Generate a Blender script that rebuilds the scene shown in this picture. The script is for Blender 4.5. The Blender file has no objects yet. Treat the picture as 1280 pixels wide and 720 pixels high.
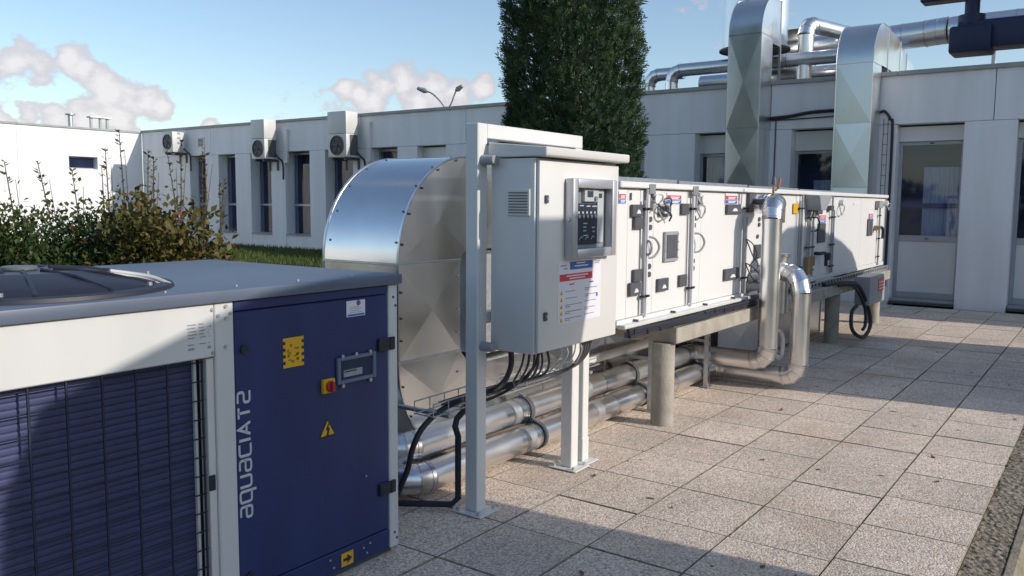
import bpy, bmesh, math, random
import numpy as np
from mathutils import Vector, Matrix
random.seed(7); rng = np.random.default_rng(11)
R = math.radians
sc = bpy.context.scene
COL = sc.collection

# ------------------------------------------------------------------ camera
CAM = (0.0, 0.0, 1.655)
def cam_axes(yaw, pitch, roll):
    f = Vector((math.cos(yaw)*math.cos(pitch), math.sin(yaw)*math.cos(pitch), math.sin(pitch)))
    r = Vector((math.sin(yaw), -math.cos(yaw), 0)); u = r.cross(f)
    return r*math.cos(roll)+u*math.sin(roll), u*math.cos(roll)-r*math.sin(roll), f
cr, cu, cf = cam_axes(R(35.79983), R(-5.78023), R(0.43739))
cd = bpy.data.cameras.new("camera"); cam = bpy.data.objects.new("camera", cd); COL.objects.link(cam)
m = Matrix.Identity(4)
for i in range(3):
    m[i][0] = cr[i]; m[i][1] = cu[i]; m[i][2] = -cf[i]; m[i][3] = CAM[i]
cam.matrix_world = m
cd.sensor_width = 36; cd.lens = 1051.77/1280*36; cd.clip_start = .05; cd.clip_end = 5000
sc.camera = cam

# ------------------------------------------------------------------ sun, sky, exposure
SUN = Vector((0.21, -1.0, 0.46)).normalized()
elev = math.asin(SUN.z); azim = math.atan2(SUN.x, SUN.y)
sl = bpy.data.lights.new("sun", 'SUN'); sl.energy = 3.1; sl.angle = R(0.5); sl.color = (1.0, .92, .83)
so = bpy.data.objects.new("sun", sl); COL.objects.link(so)
so.rotation_euler = SUN.to_track_quat('Z', 'Y').to_euler()
W = bpy.data.worlds.new("World"); sc.world = W; W.use_nodes = True
wt = W.node_tree; wt.nodes.clear()
def wn(t, **k):
    n = wt.nodes.new(t)
    for a, b in k.items(): setattr(n, a, b)
    return n
def wmath(op, a, b=None, c=None, clamp=False):
    n = wn('ShaderNodeMath', operation=op); n.use_clamp = clamp
    for i, v in enumerate((a, b, c)):
        if v is None: continue
        if isinstance(v, (int, float)): n.inputs[i].default_value = v
        else: wt.links.new(v, n.inputs[i])
    return n.outputs[0]
sky = wn('ShaderNodeTexSky', sky_type='NISHITA'); sky.sun_disc = False
sky.sun_elevation = elev; sky.sun_rotation = azim; sky.air_density = 1.0; sky.dust_density = .7; sky.ozone_density = 1.5
tc = wn('ShaderNodeTexCoord')
nrm = wn('ShaderNodeVectorMath', operation='NORMALIZE'); wt.links.new(tc.outputs['Generated'], nrm.inputs[0])
sep = wn('ShaderNodeSeparateXYZ'); wt.links.new(nrm.outputs[0], sep.inputs[0])
# cumulus: noise lumps (all round the horizon) plus a few banks at fixed sky directions
nz = wn('ShaderNodeTexNoise'); nz.inputs['Scale'].default_value = 30; nz.inputs['Detail'].default_value = 7; nz.inputs['Roughness'].default_value = .58
mp = wn('ShaderNodeMapping'); mp.inputs['Scale'].default_value = (1, 1, 1.5); wt.links.new(nrm.outputs[0], mp.inputs[0]); wt.links.new(mp.outputs[0], nz.inputs[0])
def pixdir(x, y):
    return (cf + cr*((x-640)/1051.77) - cu*((y-360)/1051.77)).normalized()
banks = [((26, 78), .030), ((50, 86), .028), ((88, 74), .022), ((104, 84), .026), ((128, 98), .026), ((140, 116), .03), ((160, 124), .03), ((182, 130), .032), ((200, 134), .022), ((36, 142), .022), ((70, 150), .035), ((110, 152), .035), ((150, 152), .035), ((95, 136), .022),
         ((262, 156), .02), ((-5, 152), .03), ((432, 112), .02), ((450, 118), .02), ((480, 108), .03), ((505, 102), .034), ((540, 110), .032), ((575, 118), .03), ((600, 112), .024), ((470, 132), .03), ((520, 126), .035), ((-90, 110), .08), ((-200, 140), .09)]
acc = None
for (px, rad) in banks:
    d = pixdir(*px)
    dist = wn('ShaderNodeVectorMath', operation='DISTANCE'); wt.links.new(nrm.outputs[0], dist.inputs[0]); dist.inputs[1].default_value = d
    v = wmath('SUBTRACT', 1.0, wmath('DIVIDE', dist.outputs['Value'], rad*.86))
    acc = v if acc is None else wmath('SMOOTH_MAX', acc, v, .25)
# elsewhere: scattered low clouds from a broad noise, kept to the half of the sky behind the camera
nb = wn('ShaderNodeTexNoise'); nb.inputs['Scale'].default_value = 3.2; nb.inputs['Detail'].default_value = 2; mp2 = wn('ShaderNodeMapping'); mp2.inputs['Location'].default_value = (3.1, 7.7, 1.2); wt.links.new(mp.outputs[0], mp2.inputs[0]); wt.links.new(mp2.outputs[0], nb.inputs[0])
far = wmath('MULTIPLY', wmath('SUBTRACT', nb.outputs['Fac'], .6), 5.0)
acc = wmath('SMOOTH_MAX', acc, far, .1)
dens = wmath('ADD', acc, wmath('MULTIPLY', wmath('SUBTRACT', nz.outputs['Fac'], .5), 2.1))
cov = wn('ShaderNodeMapRange'); cov.interpolation_type = 'SMOOTHSTEP'
cov.inputs['From Min'].default_value = .12; cov.inputs['From Max'].default_value = .45; cov.inputs['To Max'].default_value = .88
wt.links.new(dens, cov.inputs['Value'])
shade = wn('ShaderNodeMapRange'); shade.inputs['From Min'].default_value = .25; shade.inputs['From Max'].default_value = .85
wt.links.new(dens, shade.inputs['Value'])
cc = wn('ShaderNodeMix', data_type='RGBA'); cc.inputs[6].default_value = (3.5, 3.35, 3.65, 1); cc.inputs[7].default_value = (5.3, 5.05, 5.1, 1)
wt.links.new(shade.outputs[0], cc.inputs[0])
mx = wn('ShaderNodeMix', data_type='RGBA'); wt.links.new(cov.outputs[0], mx.inputs[0]); wt.links.new(sky.outputs[0], mx.inputs[6]); wt.links.new(cc.outputs[2], mx.inputs[7])
bg = wn('ShaderNodeBackground'); bg.inputs['Strength'].default_value = .15
ow = wn('ShaderNodeOutputWorld'); wt.links.new(mx.outputs[2], bg.inputs[0]); wt.links.new(bg.outputs[0], ow.inputs[0])
vs = sc.view_settings; vs.view_transform = 'Standard'; vs.look = 'None'; vs.gamma = 1; vs.use_curve_mapping = False; vs.exposure = 0.17

# ------------------------------------------------------------------ materials
MATS = {}
def mat(name, base, rough=.5, metal=0.0, var=.06, scale=8.0, bump=0.0, bscale=40.0, spec=.5, col2=None, detail=4, rvar=0.0, stretch=None, coat=0):
    if name in MATS: return MATS[name]
    M = bpy.data.materials.new(name); M.use_nodes = True; t = M.node_tree; b = t.nodes['Principled BSDF']
    b.inputs['Roughness'].default_value = rough; b.inputs['Metallic'].default_value = metal; b.inputs['Specular IOR Level'].default_value = spec
    co = t.nodes.new('ShaderNodeTexCoord'); src = co.outputs['Object']
    if stretch:
        mpn = t.nodes.new('ShaderNodeMapping'); mpn.inputs['Scale'].default_value = stretch; t.links.new(src, mpn.inputs[0]); src = mpn.outputs[0]
    n = t.nodes.new('ShaderNodeTexNoise'); n.inputs['Scale'].default_value = scale; n.inputs['Detail'].default_value = detail; t.links.new(src, n.inputs[0])
    mr = t.nodes.new('ShaderNodeMapRange'); mr.inputs['From Min'].default_value = .3; mr.inputs['From Max'].default_value = .7
    t.links.new(n.outputs['Fac'], mr.inputs['Value'])
    mxn = t.nodes.new('ShaderNodeMix'); mxn.data_type = 'RGBA'
    c1 = [max(0, c*(1-var)) for c in base]; c2 = list(col2) if col2 else [c*(1+var) for c in base]
    mxn.inputs[6].default_value = (*c1, 1); mxn.inputs[7].default_value = (*c2, 1)
    t.links.new(mr.outputs[0], mxn.inputs[0]); t.links.new(mxn.outputs[2], b.inputs['Base Color'])
    if rvar:
        rr = t.nodes.new('ShaderNodeMapRange'); rr.inputs['To Min'].default_value = max(0, rough-rvar); rr.inputs['To Max'].default_value = rough+rvar
        t.links.new(n.outputs['Fac'], rr.inputs['Value']); t.links.new(rr.outputs[0], b.inputs['Roughness'])
    if bump:
        n2 = t.nodes.new('ShaderNodeTexNoise'); n2.inputs['Scale'].default_value = bscale; n2.inputs['Detail'].default_value = 3; t.links.new(src, n2.inputs[0])
        bp = t.nodes.new('ShaderNodeBump'); bp.inputs['Strength'].default_value = bump; bp.inputs['Distance'].default_value = .01
        t.links.new(n2.outputs['Fac'], bp.inputs['Height']); t.links.new(bp.outputs[0], b.inputs['Normal'])
    if coat: b.inputs['Coat Weight'].default_value = coat
    MATS[name] = M; return M
WHITE_WALL = mat('white wall paint', (.83, .825, .84), .8, var=.06, scale=2.2, bump=.15, bscale=60, stretch=(1.5, 1.5, .16), detail=8)
COPING = mat('grey coping', (.34, .35, .36), .6, var=.12, scale=3)
WHITE_PNL = mat('white coated panel', (.75, .745, .735), .38, var=.02, scale=2)
CREAM = mat('cream powder coat', (.62, .62, .605), .42, var=.045, scale=4, stretch=(1, 1, .3), detail=7, rvar=.08)
CREAM_CAB = mat('light grey cabinet paint', (.68, .672, .65), .45, var=.02, scale=3, bump=.05, bscale=300)
NAVY = mat('navy coated steel', (.02, .033, .12), .42, var=.16, rvar=.1, stretch=(1.5, 1.5, .3), detail=7, scale=3.5, bump=.04, bscale=350)
ROOFGREY = mat('blue grey roof sheet', (.11, .135, .185), .42, var=.08, scale=2.5, rvar=.1)
DARK = mat('black plastic', (.02, .021, .032), .5, var=.2)
DARKGREY = mat('dark grey plastic', (.085, .088, .10), .5, var=.12)
GREYP = mat('grey plastic', (.33, .34, .36), .45)
ALU = mat('aluminium cladding', (.79, .78, .77), .23, 1.0, var=.05, scale=3, bump=.1, bscale=3.5, rvar=.06)
ALU_DULL = mat('dull aluminium cladding', (.76, .77, .76), .33, 1.0, var=.05, scale=3, bump=.08, bscale=3.5, rvar=.06)
ALU_PIPE = mat('aluminium pipe jacket', (.86, .85, .85), .3, 1.0, var=.04, scale=5, bump=.05, bscale=7, rvar=.07)
ALU_SEAM = mat('rolled aluminium seam', (.66, .66, .67), .28, 1.0)
GALV = mat('galvanised steel', (.52, .54, .55), .42, .8, var=.15, scale=30)
STEELW = mat('white painted steel', (.68, .68, .66), .42, var=.03)
CONC = mat('weathered concrete', (.36, .33, .28), .9, var=.22, scale=6, bump=.4, bscale=70, detail=8)
RED = mat('red plastic', (.42, .02, .03), .45); YEL = mat('yellow plastic', (.72, .40, .015), .5, var=.05)
BLUEL = mat('blue print', (.05, .13, .42), .5); REDL = mat('red print', (.55, .05, .07), .5); PAPER = mat('white paper', (.72, .71, .76), .6, var=.02)
INK = mat('grey print', (.28, .28, .33), .6); LETTER = mat('pale letter film', (.55, .58, .62), .5)
SCREEN = mat('grey green display', (.06, .11, .12), .2); GLASSD = mat('tinted window glass', (.018, .025, .06), .03, spec=.5, var=.4, scale=1.2)
BRASS = mat('brass valve', (.36, .27, .16), .45, .7); COPPER = mat('copper end', (.42, .2, .13), .5, .6)
FRAMEA = mat('anodised window frame', (.42, .43, .45), .45, .3); CURTAIN = mat('pale curtain', (.55, .62, .64), .9, var=.2, scale=2, stretch=(1, 30, 1))
TAN = mat('tan reveal board', (.42, .34, .27), .7); MDARK = mat('dark painted steel', (.014, .018, .065), .5, var=.1)
COIL = mat('coil fin metal', (.05, .06, .14), .5, .1, var=.10, scale=9); WIRE = mat('dark wire', (.015, .018, .04), .5)
RUBBER = mat('black rubber cable', (.02, .021, .033), .55); CABLEW = mat('pale cable', (.5, .5, .5), .5)
SOIL = mat('mossy gravel', (.20, .165, .11), .95, var=.4, scale=40, bump=.4, bscale=110, col2=(.42, .36, .27), detail=8)
BARK = mat('bark', (.09, .065, .045), .9, var=.3, bump=.5, bscale=30)
def glass_mat():
    M = bpy.data.materials.new('clear cover'); M.use_nodes = True; t = M.node_tree; t.nodes.clear()
    o = t.nodes.new('ShaderNodeOutputMaterial'); g = t.nodes.new('ShaderNodeBsdfGlossy'); g.inputs['Roughness'].default_value = .03
    tr = t.nodes.new('ShaderNodeBsdfTransparent'); tr.inputs[0].default_value = (.86, .88, .9, 1); mxs = t.nodes.new('ShaderNodeMixShader')
    mxs.inputs[0].default_value = .07; t.links.new(tr.outputs[0], mxs.inputs[1]); t.links.new(g.outputs[0], mxs.inputs[2]); t.links.new(mxs.outputs[0], o.inputs[0])
    return M
CLEAR = glass_mat()
WINGLASS = CLEAR.copy(); WINGLASS.name = 'window glass'
for n_ in WINGLASS.node_tree.nodes:
    if n_.type == 'BSDF_TRANSPARENT': n_.inputs[0].default_value = (.62, .68, .82, 1)
    if n_.type == 'MIX_SHADER': n_.inputs[0].default_value = .08
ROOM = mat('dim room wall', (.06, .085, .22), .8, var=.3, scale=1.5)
def pave_mat():
    M = bpy.data.materials.new('washed pebble paving'); M.use_nodes = True; t = M.node_tree; b = t.nodes['Principled BSDF']; b.inputs['Roughness'].default_value = .9
    g = t.nodes.new('ShaderNodeNewGeometry'); oi = t.nodes.new('ShaderNodeObjectInfo')
    v = t.nodes.new('ShaderNodeTexVoronoi'); v.inputs['Scale'].default_value = 100; t.links.new(g.outputs['Position'], v.inputs['Vector'])
    v.inputs['Randomness'].default_value = 1
    bw = t.nodes.new('ShaderNodeSeparateColor'); t.links.new(v.outputs['Color'], bw.inputs[0])
    cr_ = t.nodes.new('ShaderNodeValToRGB'); e = cr_.color_ramp.elements
    e[0].position = 0; e[0].color = (.40, .325, .255, 1); e[1].position = 1; e[1].color = (.98, .83, .70, 1)
    for p, c in ((.12, (.58, .48, .385, 1)), (.5, (.76, .63, .52, 1)), (.8, (.88, .74, .62, 1))):
        q = e.new(p); q.color = c
    t.links.new(bw.outputs[0], cr_.inputs[0])
    # mortar between pebbles, dirt patches, slab to slab tint
    dm = t.nodes.new('ShaderNodeMapRange'); dm.inputs['From Min'].default_value = .35; dm.inputs['From Max'].default_value = .8; dm.inputs['To Min'].default_value = 1; dm.inputs['To Max'].default_value = .72
    vd = t.nodes.new('ShaderNodeMath'); vd.operation = 'MULTIPLY'; vd.inputs[1].default_value = 1.0; t.links.new(v.outputs['Distance'], vd.inputs[0]); t.links.new(vd.outputs[0], dm.inputs[0])
    n = t.nodes.new('ShaderNodeTexNoise'); n.inputs['Scale'].default_value = 1.7; n.inputs['Detail'].default_value = 7; n.inputs['Roughness'].default_value = .65; t.links.new(g.outputs['Position'], n.inputs[0])
    nm = t.nodes.new('ShaderNodeMapRange'); nm.inputs['From Min'].default_value = .3; nm.inputs['From Max'].default_value = .7; nm.inputs['To Min'].default_value = .86; nm.inputs['To Max'].default_value = 1.12; t.links.new(n.outputs['Fac'], nm.inputs[0])
    om = t.nodes.new('ShaderNodeMapRange'); om.inputs['To Min'].default_value = .9; om.inputs['To Max'].default_value = 1.06; t.links.new(oi.outputs['Random'], om.inputs[0])
    m1 = t.nodes.new('ShaderNodeMath'); m1.operation = 'MULTIPLY'; t.links.new(nm.outputs[0], m1.inputs[0]); t.links.new(om.outputs[0], m1.inputs[1])
    m2 = t.nodes.new('ShaderNodeMath'); m2.operation = 'MULTIPLY'; t.links.new(m1.outputs[0], m2.inputs[0]); t.links.new(dm.outputs[0], m2.inputs[1])
    sc_ = t.nodes.new('ShaderNodeVectorMath'); sc_.operation = 'SCALE'; t.links.new(cr_.outputs[0], sc_.inputs[0]); t.links.new(m2.outputs[0], sc_.inputs['Scale'])
    # rust and moss spots
    n3 = t.nodes.new('ShaderNodeTexNoise'); n3.inputs['Scale'].default_value = 1.1; n3.inputs['Detail'].default_value = 6; mp3 = t.nodes.new('ShaderNodeMapping'); mp3.inputs['Location'].default_value = (4.3, 2.2, 0)
    t.links.new(g.outputs['Position'], mp3.inputs[0]); t.links.new(mp3.outputs[0], n3.inputs[0])
    r3 = t.nodes.new('ShaderNodeMapRange'); r3.inputs['From Min'].default_value = .57; r3.inputs['From Max'].default_value = .8; r3.inputs['To Max'].default_value = .6; t.links.new(n3.outputs['Fac'], r3.inputs[0])
    mx3 = t.nodes.new('ShaderNodeMix'); mx3.data_type = 'RGBA'; t.links.new(r3.outputs[0], mx3.inputs[0]); t.links.new(sc_.outputs[0], mx3.inputs[6]); mx3.inputs[7].default_value = (.38, .24, .14, 1)
    n4 = t.nodes.new('ShaderNodeTexNoise'); n4.inputs['Scale'].default_value = 5.5; n4.inputs['Detail'].default_value = 8; n4.inputs['Roughness'].default_value = .7; t.links.new(g.outputs['Position'], n4.inputs[0])
    r4 = t.nodes.new('ShaderNodeMapRange'); r4.inputs['From Min'].default_value = .60; r4.inputs['From Max'].default_value = .74; r4.inputs['To Max'].default_value = .6; t.links.new(n4.outputs['Fac'], r4.inputs[0])
    mx4 = t.nodes.new('ShaderNodeMix'); mx4.data_type = 'RGBA'; t.links.new(r4.outputs[0], mx4.inputs[0]); t.links.new(mx3.outputs[2], mx4.inputs[6]); mx4.inputs[7].default_value = (.24, .19, .14, 1)
    t.links.new(mx4.outputs[2], b.inputs['Base Color'])
    bp = t.nodes.new('ShaderNodeBump'); bp.inputs['Strength'].default_value = .6; bp.inputs['Distance'].default_value = .006; bp.invert = True
    t.links.new(v.outputs['Distance'], bp.inputs['Height']); t.links.new(bp.outputs[0], b.inputs['Normal'])
    return M
PAVE = pave_mat()
def leaf_mat(name, c1, c2, c3=None, scale=1.6, trans=.12):
    M = bpy.data.materials.new(name); M.use_nodes = True; t = M.node_tree; b = t.nodes['Principled BSDF']; b.inputs['Roughness'].default_value = .55; b.inputs['Specular IOR Level'].default_value = .3
    g = t.nodes.new('ShaderNodeNewGeometry'); r = t.nodes.new('ShaderNodeValToRGB'); e = r.color_ramp.elements
    e[0].color = (*c1, 1); e[1].color = (*(c3 or c2), 1); q = e.new(.55); q.color = (*c2, 1)
    n = t.nodes.new('ShaderNodeTexNoise'); n.inputs['Scale'].default_value = scale; n.inputs['Detail'].default_value = 3; t.links.new(g.outputs['Position'], n.inputs[0])
    a = t.nodes.new('ShaderNodeMath'); a.operation = 'MULTIPLY_ADD'; a.inputs[1].default_value = .55; t.links.new(g.outputs['Random Per Island'], a.inputs[0])
    a2 = t.nodes.new('ShaderNodeMapRange'); a2.inputs['From Min'].default_value = .3; a2.inputs['From Max'].default_value = .7; a2.inputs['To Max'].default_value = .45; t.links.new(n.outputs['Fac'], a2.inputs[0]); t.links.new(a2.outputs[0], a.inputs[2])
    t.links.new(a.outputs[0], r.inputs[0]); t.links.new(r.outputs[0], b.inputs['Base Color'])
    tl = t.nodes.new('ShaderNodeBsdfTranslucent'); t.links.new(r.outputs[0], tl.inputs[0]); ms = t.nodes.new('ShaderNodeMixShader'); ms.inputs[0].default_value = trans
    t.links.new(b.outputs[0], ms.inputs[1]); t.links.new(tl.outputs[0], ms.inputs[2]); t.links.new(ms.outputs[0], t.nodes['Material Output'].inputs[0])
    return M
CONIFER = leaf_mat('conifer foliage', (.018, .044, .026), (.046, .085, .038), (.10, .125, .05))
SHRUBG = leaf_mat('green shrub leaves', (.016, .036, .012), (.045, .075, .018), (.12, .125, .03))
HAZEL = leaf_mat('autumn hazel leaves', (.035, .055, .015), (.11, .10, .025), (.17, .07, .03), scale=2.5)
TWIGL = leaf_mat('small twig leaves', (.06, .07, .03), (.12, .12, .05), (.16, .1, .06))
GRASS = leaf_mat('grass blades', (.04, .07, .015), (.075, .11, .02), (.13, .14, .04))
TURF = mat('turf soil', (.05, .07, .02), .95, var=.35, scale=3, bump=.5, bscale=30)
FARLEAF = leaf_mat('far tree leaves', (.05, .075, .025), (.10, .12, .035), (.17, .16, .05), scale=.5)

# ------------------------------------------------------------------ mesh helpers
class B:
    def __init__(s): s.v = []; s.f = []
    def add(s, vs, fs):
        o = len(s.v); s.v += [tuple(p) for p in vs]; s.f += [tuple(o+i for i in f) for f in fs]; return s
    def box(s, x0, x1, y0, y1, z0, z1):
        x0, x1 = sorted((x0, x1)); y0, y1 = sorted((y0, y1)); z0, z1 = sorted((z0, z1))
        return s.add([(x0,y0,z0),(x1,y0,z0),(x1,y1,z0),(x0,y1,z0),(x0,y0,z1),(x1,y0,z1),(x1,y1,z1),(x0,y1,z1)],
                     [(0,3,2,1),(4,5,6,7),(0,1,5,4),(1,2,6,5),(2,3,7,6),(3,0,4,7)])
    def cyl(s, p0, p1, r, n=16, r2=None, caps=True):
        p0 = Vector(p0); p1 = Vector(p1); d = (p1-p0).normalized(); a = d.orthogonal().normalized(); b = d.cross(a); r2 = r if r2 is None else r2
        vs = []
        for p, q in ((p0, r), (p1, r2)):
            for i in range(n):
                t = 2*math.pi*i/n; vs.append(p+a*q*math.cos(t)+b*q*math.sin(t))
        fs = [(i, (i+1) % n, n+(i+1) % n, n+i) for i in range(n)]
        if caps: fs += [tuple(range(n-1, -1, -1)), tuple(range(n, 2*n))]
        return s.add(vs, fs)
    def tube(s, pts, r, n=8, smooth=0, caps=True):
        P = [Vector(p) for p in pts]
        if smooth: P = catmull(P, smooth)
        rr = r if isinstance(r, (list, tuple)) else [r]*len(P)
        t0 = (P[1]-P[0]).normalized(); a = t0.orthogonal().normalized(); vs = []; fs = []
        for k, p in enumerate(P):
            t = (P[min(k+1, len(P)-1)]-P[max(k-1, 0)]).normalized()
            a = (a-t*a.dot(t)).normalized(); b = t.cross(a)
            for i in range(n):
                w = 2*math.pi*i/n; vs.append(p+(a*math.cos(w)+b*math.sin(w))*rr[min(k, len(rr)-1)])
        for k in range(len(P)-1):
            for i in range(n):
                fs.append((k*n+i, k*n+(i+1) % n, (k+1)*n+(i+1) % n, (k+1)*n+i))
        if caps: fs += [tuple(range(n-1, -1, -1)), tuple(range((len(P)-1)*n, len(P)*n))]
        return s.add(vs, fs)
    def prism(s, poly, axis, a, b):           # poly: points in the other two axes (cyclic order x,y,z minus axis)
        def mk(p, t):
            q = list(p); q.insert(axis, t); return tuple(q)
        n = len(poly); vs = [mk(p, a) for p in poly]+[mk(p, b) for p in poly]
        return s.add(vs, [tuple(range(n)), tuple(range(2*n-1, n-1, -1))]+[(i, n+i, n+(i+1) % n, (i+1) % n) for i in range(n)])
    def strip(s, A, Bp):                      # sheet between two polylines
        n = len(A); return s.add(list(A)+list(Bp), [(i, i+1, n+i+1, n+i) for i in range(n-1)])
    def lathe(s, c, prof, n=32, axis=2, caps=False):
        vs = []; c = Vector(c)
        for (r, h) in prof:
            for i in range(n):
                t = 2*math.pi*i/n
                p = [0, 0, 0]; o = [k for k in range(3) if k != axis]; p[o[0]] = r*math.cos(t); p[o[1]] = r*math.sin(t); p[axis] = h
                vs.append(c+Vector(p))
        fs = []
        for k in range(len(prof)-1):
            for i in range(n): fs.append((k*n+i, k*n+(i+1) % n, (k+1)*n+(i+1) % n, (k+1)*n+i))
        if caps: fs += [tuple(range(n-1, -1, -1)), tuple(range((len(prof)-1)*n, len(prof)*n))]
        return s.add(vs, fs)
    def build(s, name, material, parent=None, bevel=0, smooth=True, seg=1, fixn=True):
        org = ORG.get(parent.name, Vector()) if parent else Vector()
        me = bpy.data.meshes.new(name); me.from_pydata([tuple(Vector(p)-org) for p in s.v], [], s.f); me.update()
        if fixn or bevel:
            bm = bmesh.new(); bm.from_mesh(me)
            if fixn: bmesh.ops.recalc_face_normals(bm, faces=bm.faces)
            if bevel:
                es = [e for e in bm.edges if len(e.link_faces) == 2 and e.calc_face_angle(0) > R(35)]
                bmesh.ops.bevel(bm, geom=es, offset=bevel, segments=seg, affect='EDGES', profile=.5, clamp_overlap=True)
            bm.to_mesh(me); bm.free()
        me.materials.append(material)
        if smooth:
            me.polygons.foreach_set('use_smooth', [True]*len(me.polygons)); me.set_sharp_from_angle(angle=R(32))
        o = bpy.data.objects.new(name, me); COL.objects.link(o)
        if parent: o.parent = parent; ORG[o.name] = org
        else: ORG[o.name] = Vector()
        return o
ORG = {}
def catmull(P, k):
    out = []
    for i in range(len(P)-1):
        p0 = P[max(i-1, 0)]; p1 = P[i]; p2 = P[i+1]; p3 = P[min(i+2, len(P)-1)]
        for j in range(k):
            t = j/k; out.append(.5*((2*p1)+(p2-p0)*t+(2*p0-5*p1+4*p2-p3)*t*t+(3*p1-p0-3*p2+p3)*t**3))
    return out+[P[-1]]
def thing(name, label, cat, loc=(0, 0, 0), group=None):
    o = bpy.data.objects.new(name, None); COL.objects.link(o); o.location = loc; o.empty_display_size = .2
    o['label'] = label; o['category'] = cat; ORG[o.name] = Vector(loc)
    if group: o['group'] = group
    return o
def tag(o, label, cat, group=None):
    o['label'] = label; o['category'] = cat
    if group: o['group'] = group
    return o
def bx(name, mt, par, *c, bevel=.003, seg=1): return B().box(*c).build(name, mt, par, bevel=bevel, seg=seg)
def arc(cx, cz, r, a0, a1, n=12, rz=None):
    rz = rz or r
    return [(cx+r*math.cos(R(a0+(a1-a0)*i/n)), cz+rz*math.sin(R(a0+(a1-a0)*i/n))) for i in range(n+1)]
def elbow(c, d0, d1, r, n=3):                # centre-line of a right-angle bend at corner c, from direction -d0 to d1
    c = Vector(c); d0 = Vector(d0); d1 = Vector(d1); o = c-d0*r+d1*r; out = []
    for i in range(n+1):
        t = R(90*i/n); out.append(o-d1*r*math.cos(t)+d0*r*math.sin(t))
    return out
def cross_panel(p00, p10, p11, p01, h):      # cross-broken sheet: four triangles rising to the middle
    P = [Vector(p) for p in (p00, p10, p11, p01)]; c = sum(P, Vector())/4; nrm_ = (P[1]-P[0]).cross(P[3]-P[0]).normalized()
    return B().add(P+[c+nrm_*h], [(0, 1, 4), (1, 2, 4), (2, 3, 4), (3, 0, 4)])
def sheet(b, name, mt, par): return b.build(name, mt, par, smooth=False, fixn=False)

# ================================================================== SETTING
def struct(o, label=None):
    o['kind'] = 'structure'
    return o
gb = B()
gx = [-600, -60, -8, -2, 2, 6, 10, 15.19]; gy = [-600, -60, -8, .2]
def lawn_z(x, y): return -.06 + .42*min(1, max(0, (y-4.6)/6.0))
# lower ground to the right of the kerb
B().add([(-600, -600, -.45), (600, -600, -.45), (600, .3, -.45), (-600, .3, -.45)], [(0, 1, 2, 3)])
g = B().add([(-900, -900, -.46), (900, -900, -.46), (900, 900, -.46), (-900, 900, -.46)], [(0, 1, 2, 3)]).build('ground', TURF, smooth=False); struct(g)
# lawn
xs = [-300, -100, -40, -15, -5, 0, 3, 6, 9, 12, 15.19]; ys = [4.63, 5.2, 6, 7, 8.5, 10, 11, 14, 20, 25.6]
vs = [(x, y, lawn_z(x, y)) for y in ys for x in xs]; n = len(xs)
o = B().add(vs, [(j*n+i, j*n+i+1, (j+1)*n+i+1, (j+1)*n+i) for j in range(len(ys)-1) for i in range(n-1)]).build('lawn', TURF); struct(o)
# bed under the paving slabs
o = B().box(-4, 15.19, .5, 4.62, -.5, -.010).build('terrace', mat('dark joint soil', (.06, .052, .035), .95, var=.4, scale=25)); struct(o); terr = o
TX, TY = .53, .50; EDGE = mat('soiled dimmed slab edge', (.27, .24, .18), .95, var=.4, scale=20)  # dirt tone, painted dark so sunlit slab sides and bevels stay dim
slabs = []
for k in range(4):
    bb = B().box(.003, TX-.003, .003, TY-.003, -.03, 0)
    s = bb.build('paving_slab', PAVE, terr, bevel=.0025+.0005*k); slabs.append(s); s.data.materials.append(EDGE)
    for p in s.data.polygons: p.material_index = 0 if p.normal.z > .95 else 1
first = True; cnt = 0
for j in range(8):
    off = 0.0 if j != 0 else .06
    for i in range(-7, 22):
        x = 3.94+TX*i+off; y = .5+TY*j
        if x+TX > 15.19 or (j > 5 and (x < 2 or x > 15)): continue
        if cnt < 4: s = slabs[cnt]
        else:
            s = slabs[random.randrange(4)].copy(); COL.objects.link(s); s.parent = terr
        s.location = (x, y, random.uniform(-.002, .002)); s.rotation_euler = (random.uniform(-.0025, .0025), random.uniform(-.0025, .0025), random.uniform(-.003, .003)); cnt += 1
# kerb: mossy strip, concrete edging, drop to the gravel
def rough_strip(x0, x1, y0, y1, z, amp, nx, ny, side=None):
    vs = []; fs = []
    for j in range(ny+1):
        for i in range(nx+1):
            vs.append((x0+(x1-x0)*i/nx, y0+(y1-y0)*j/ny+random.uniform(-1, 1)*amp*.5, z+random.uniform(-1, 1)*amp))
    for j in range(ny):
        for i in range(nx): a = j*(nx+1)+i; fs.append((a, a+1, a+nx+2, a+nx+1))
    return B().add(vs, fs)
b = rough_strip(2.0, 15.1, .34, .505, -.018, .0045, 900, 11)
o = b.build('gravel_strip', SOIL, smooth=False); o['kind'] = 'stuff'; o['label'] = 'mossy gravel strip along the edge of the paving'; 
kb = struct(B().box(-4, 15.1, .285, .34, -.46, -.016).build('kerb', mat('old brown kerb concrete', (.27, .235, .175), .95, var=.35, scale=14, bump=.6, bscale=60, detail=8), bevel=.01))
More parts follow.
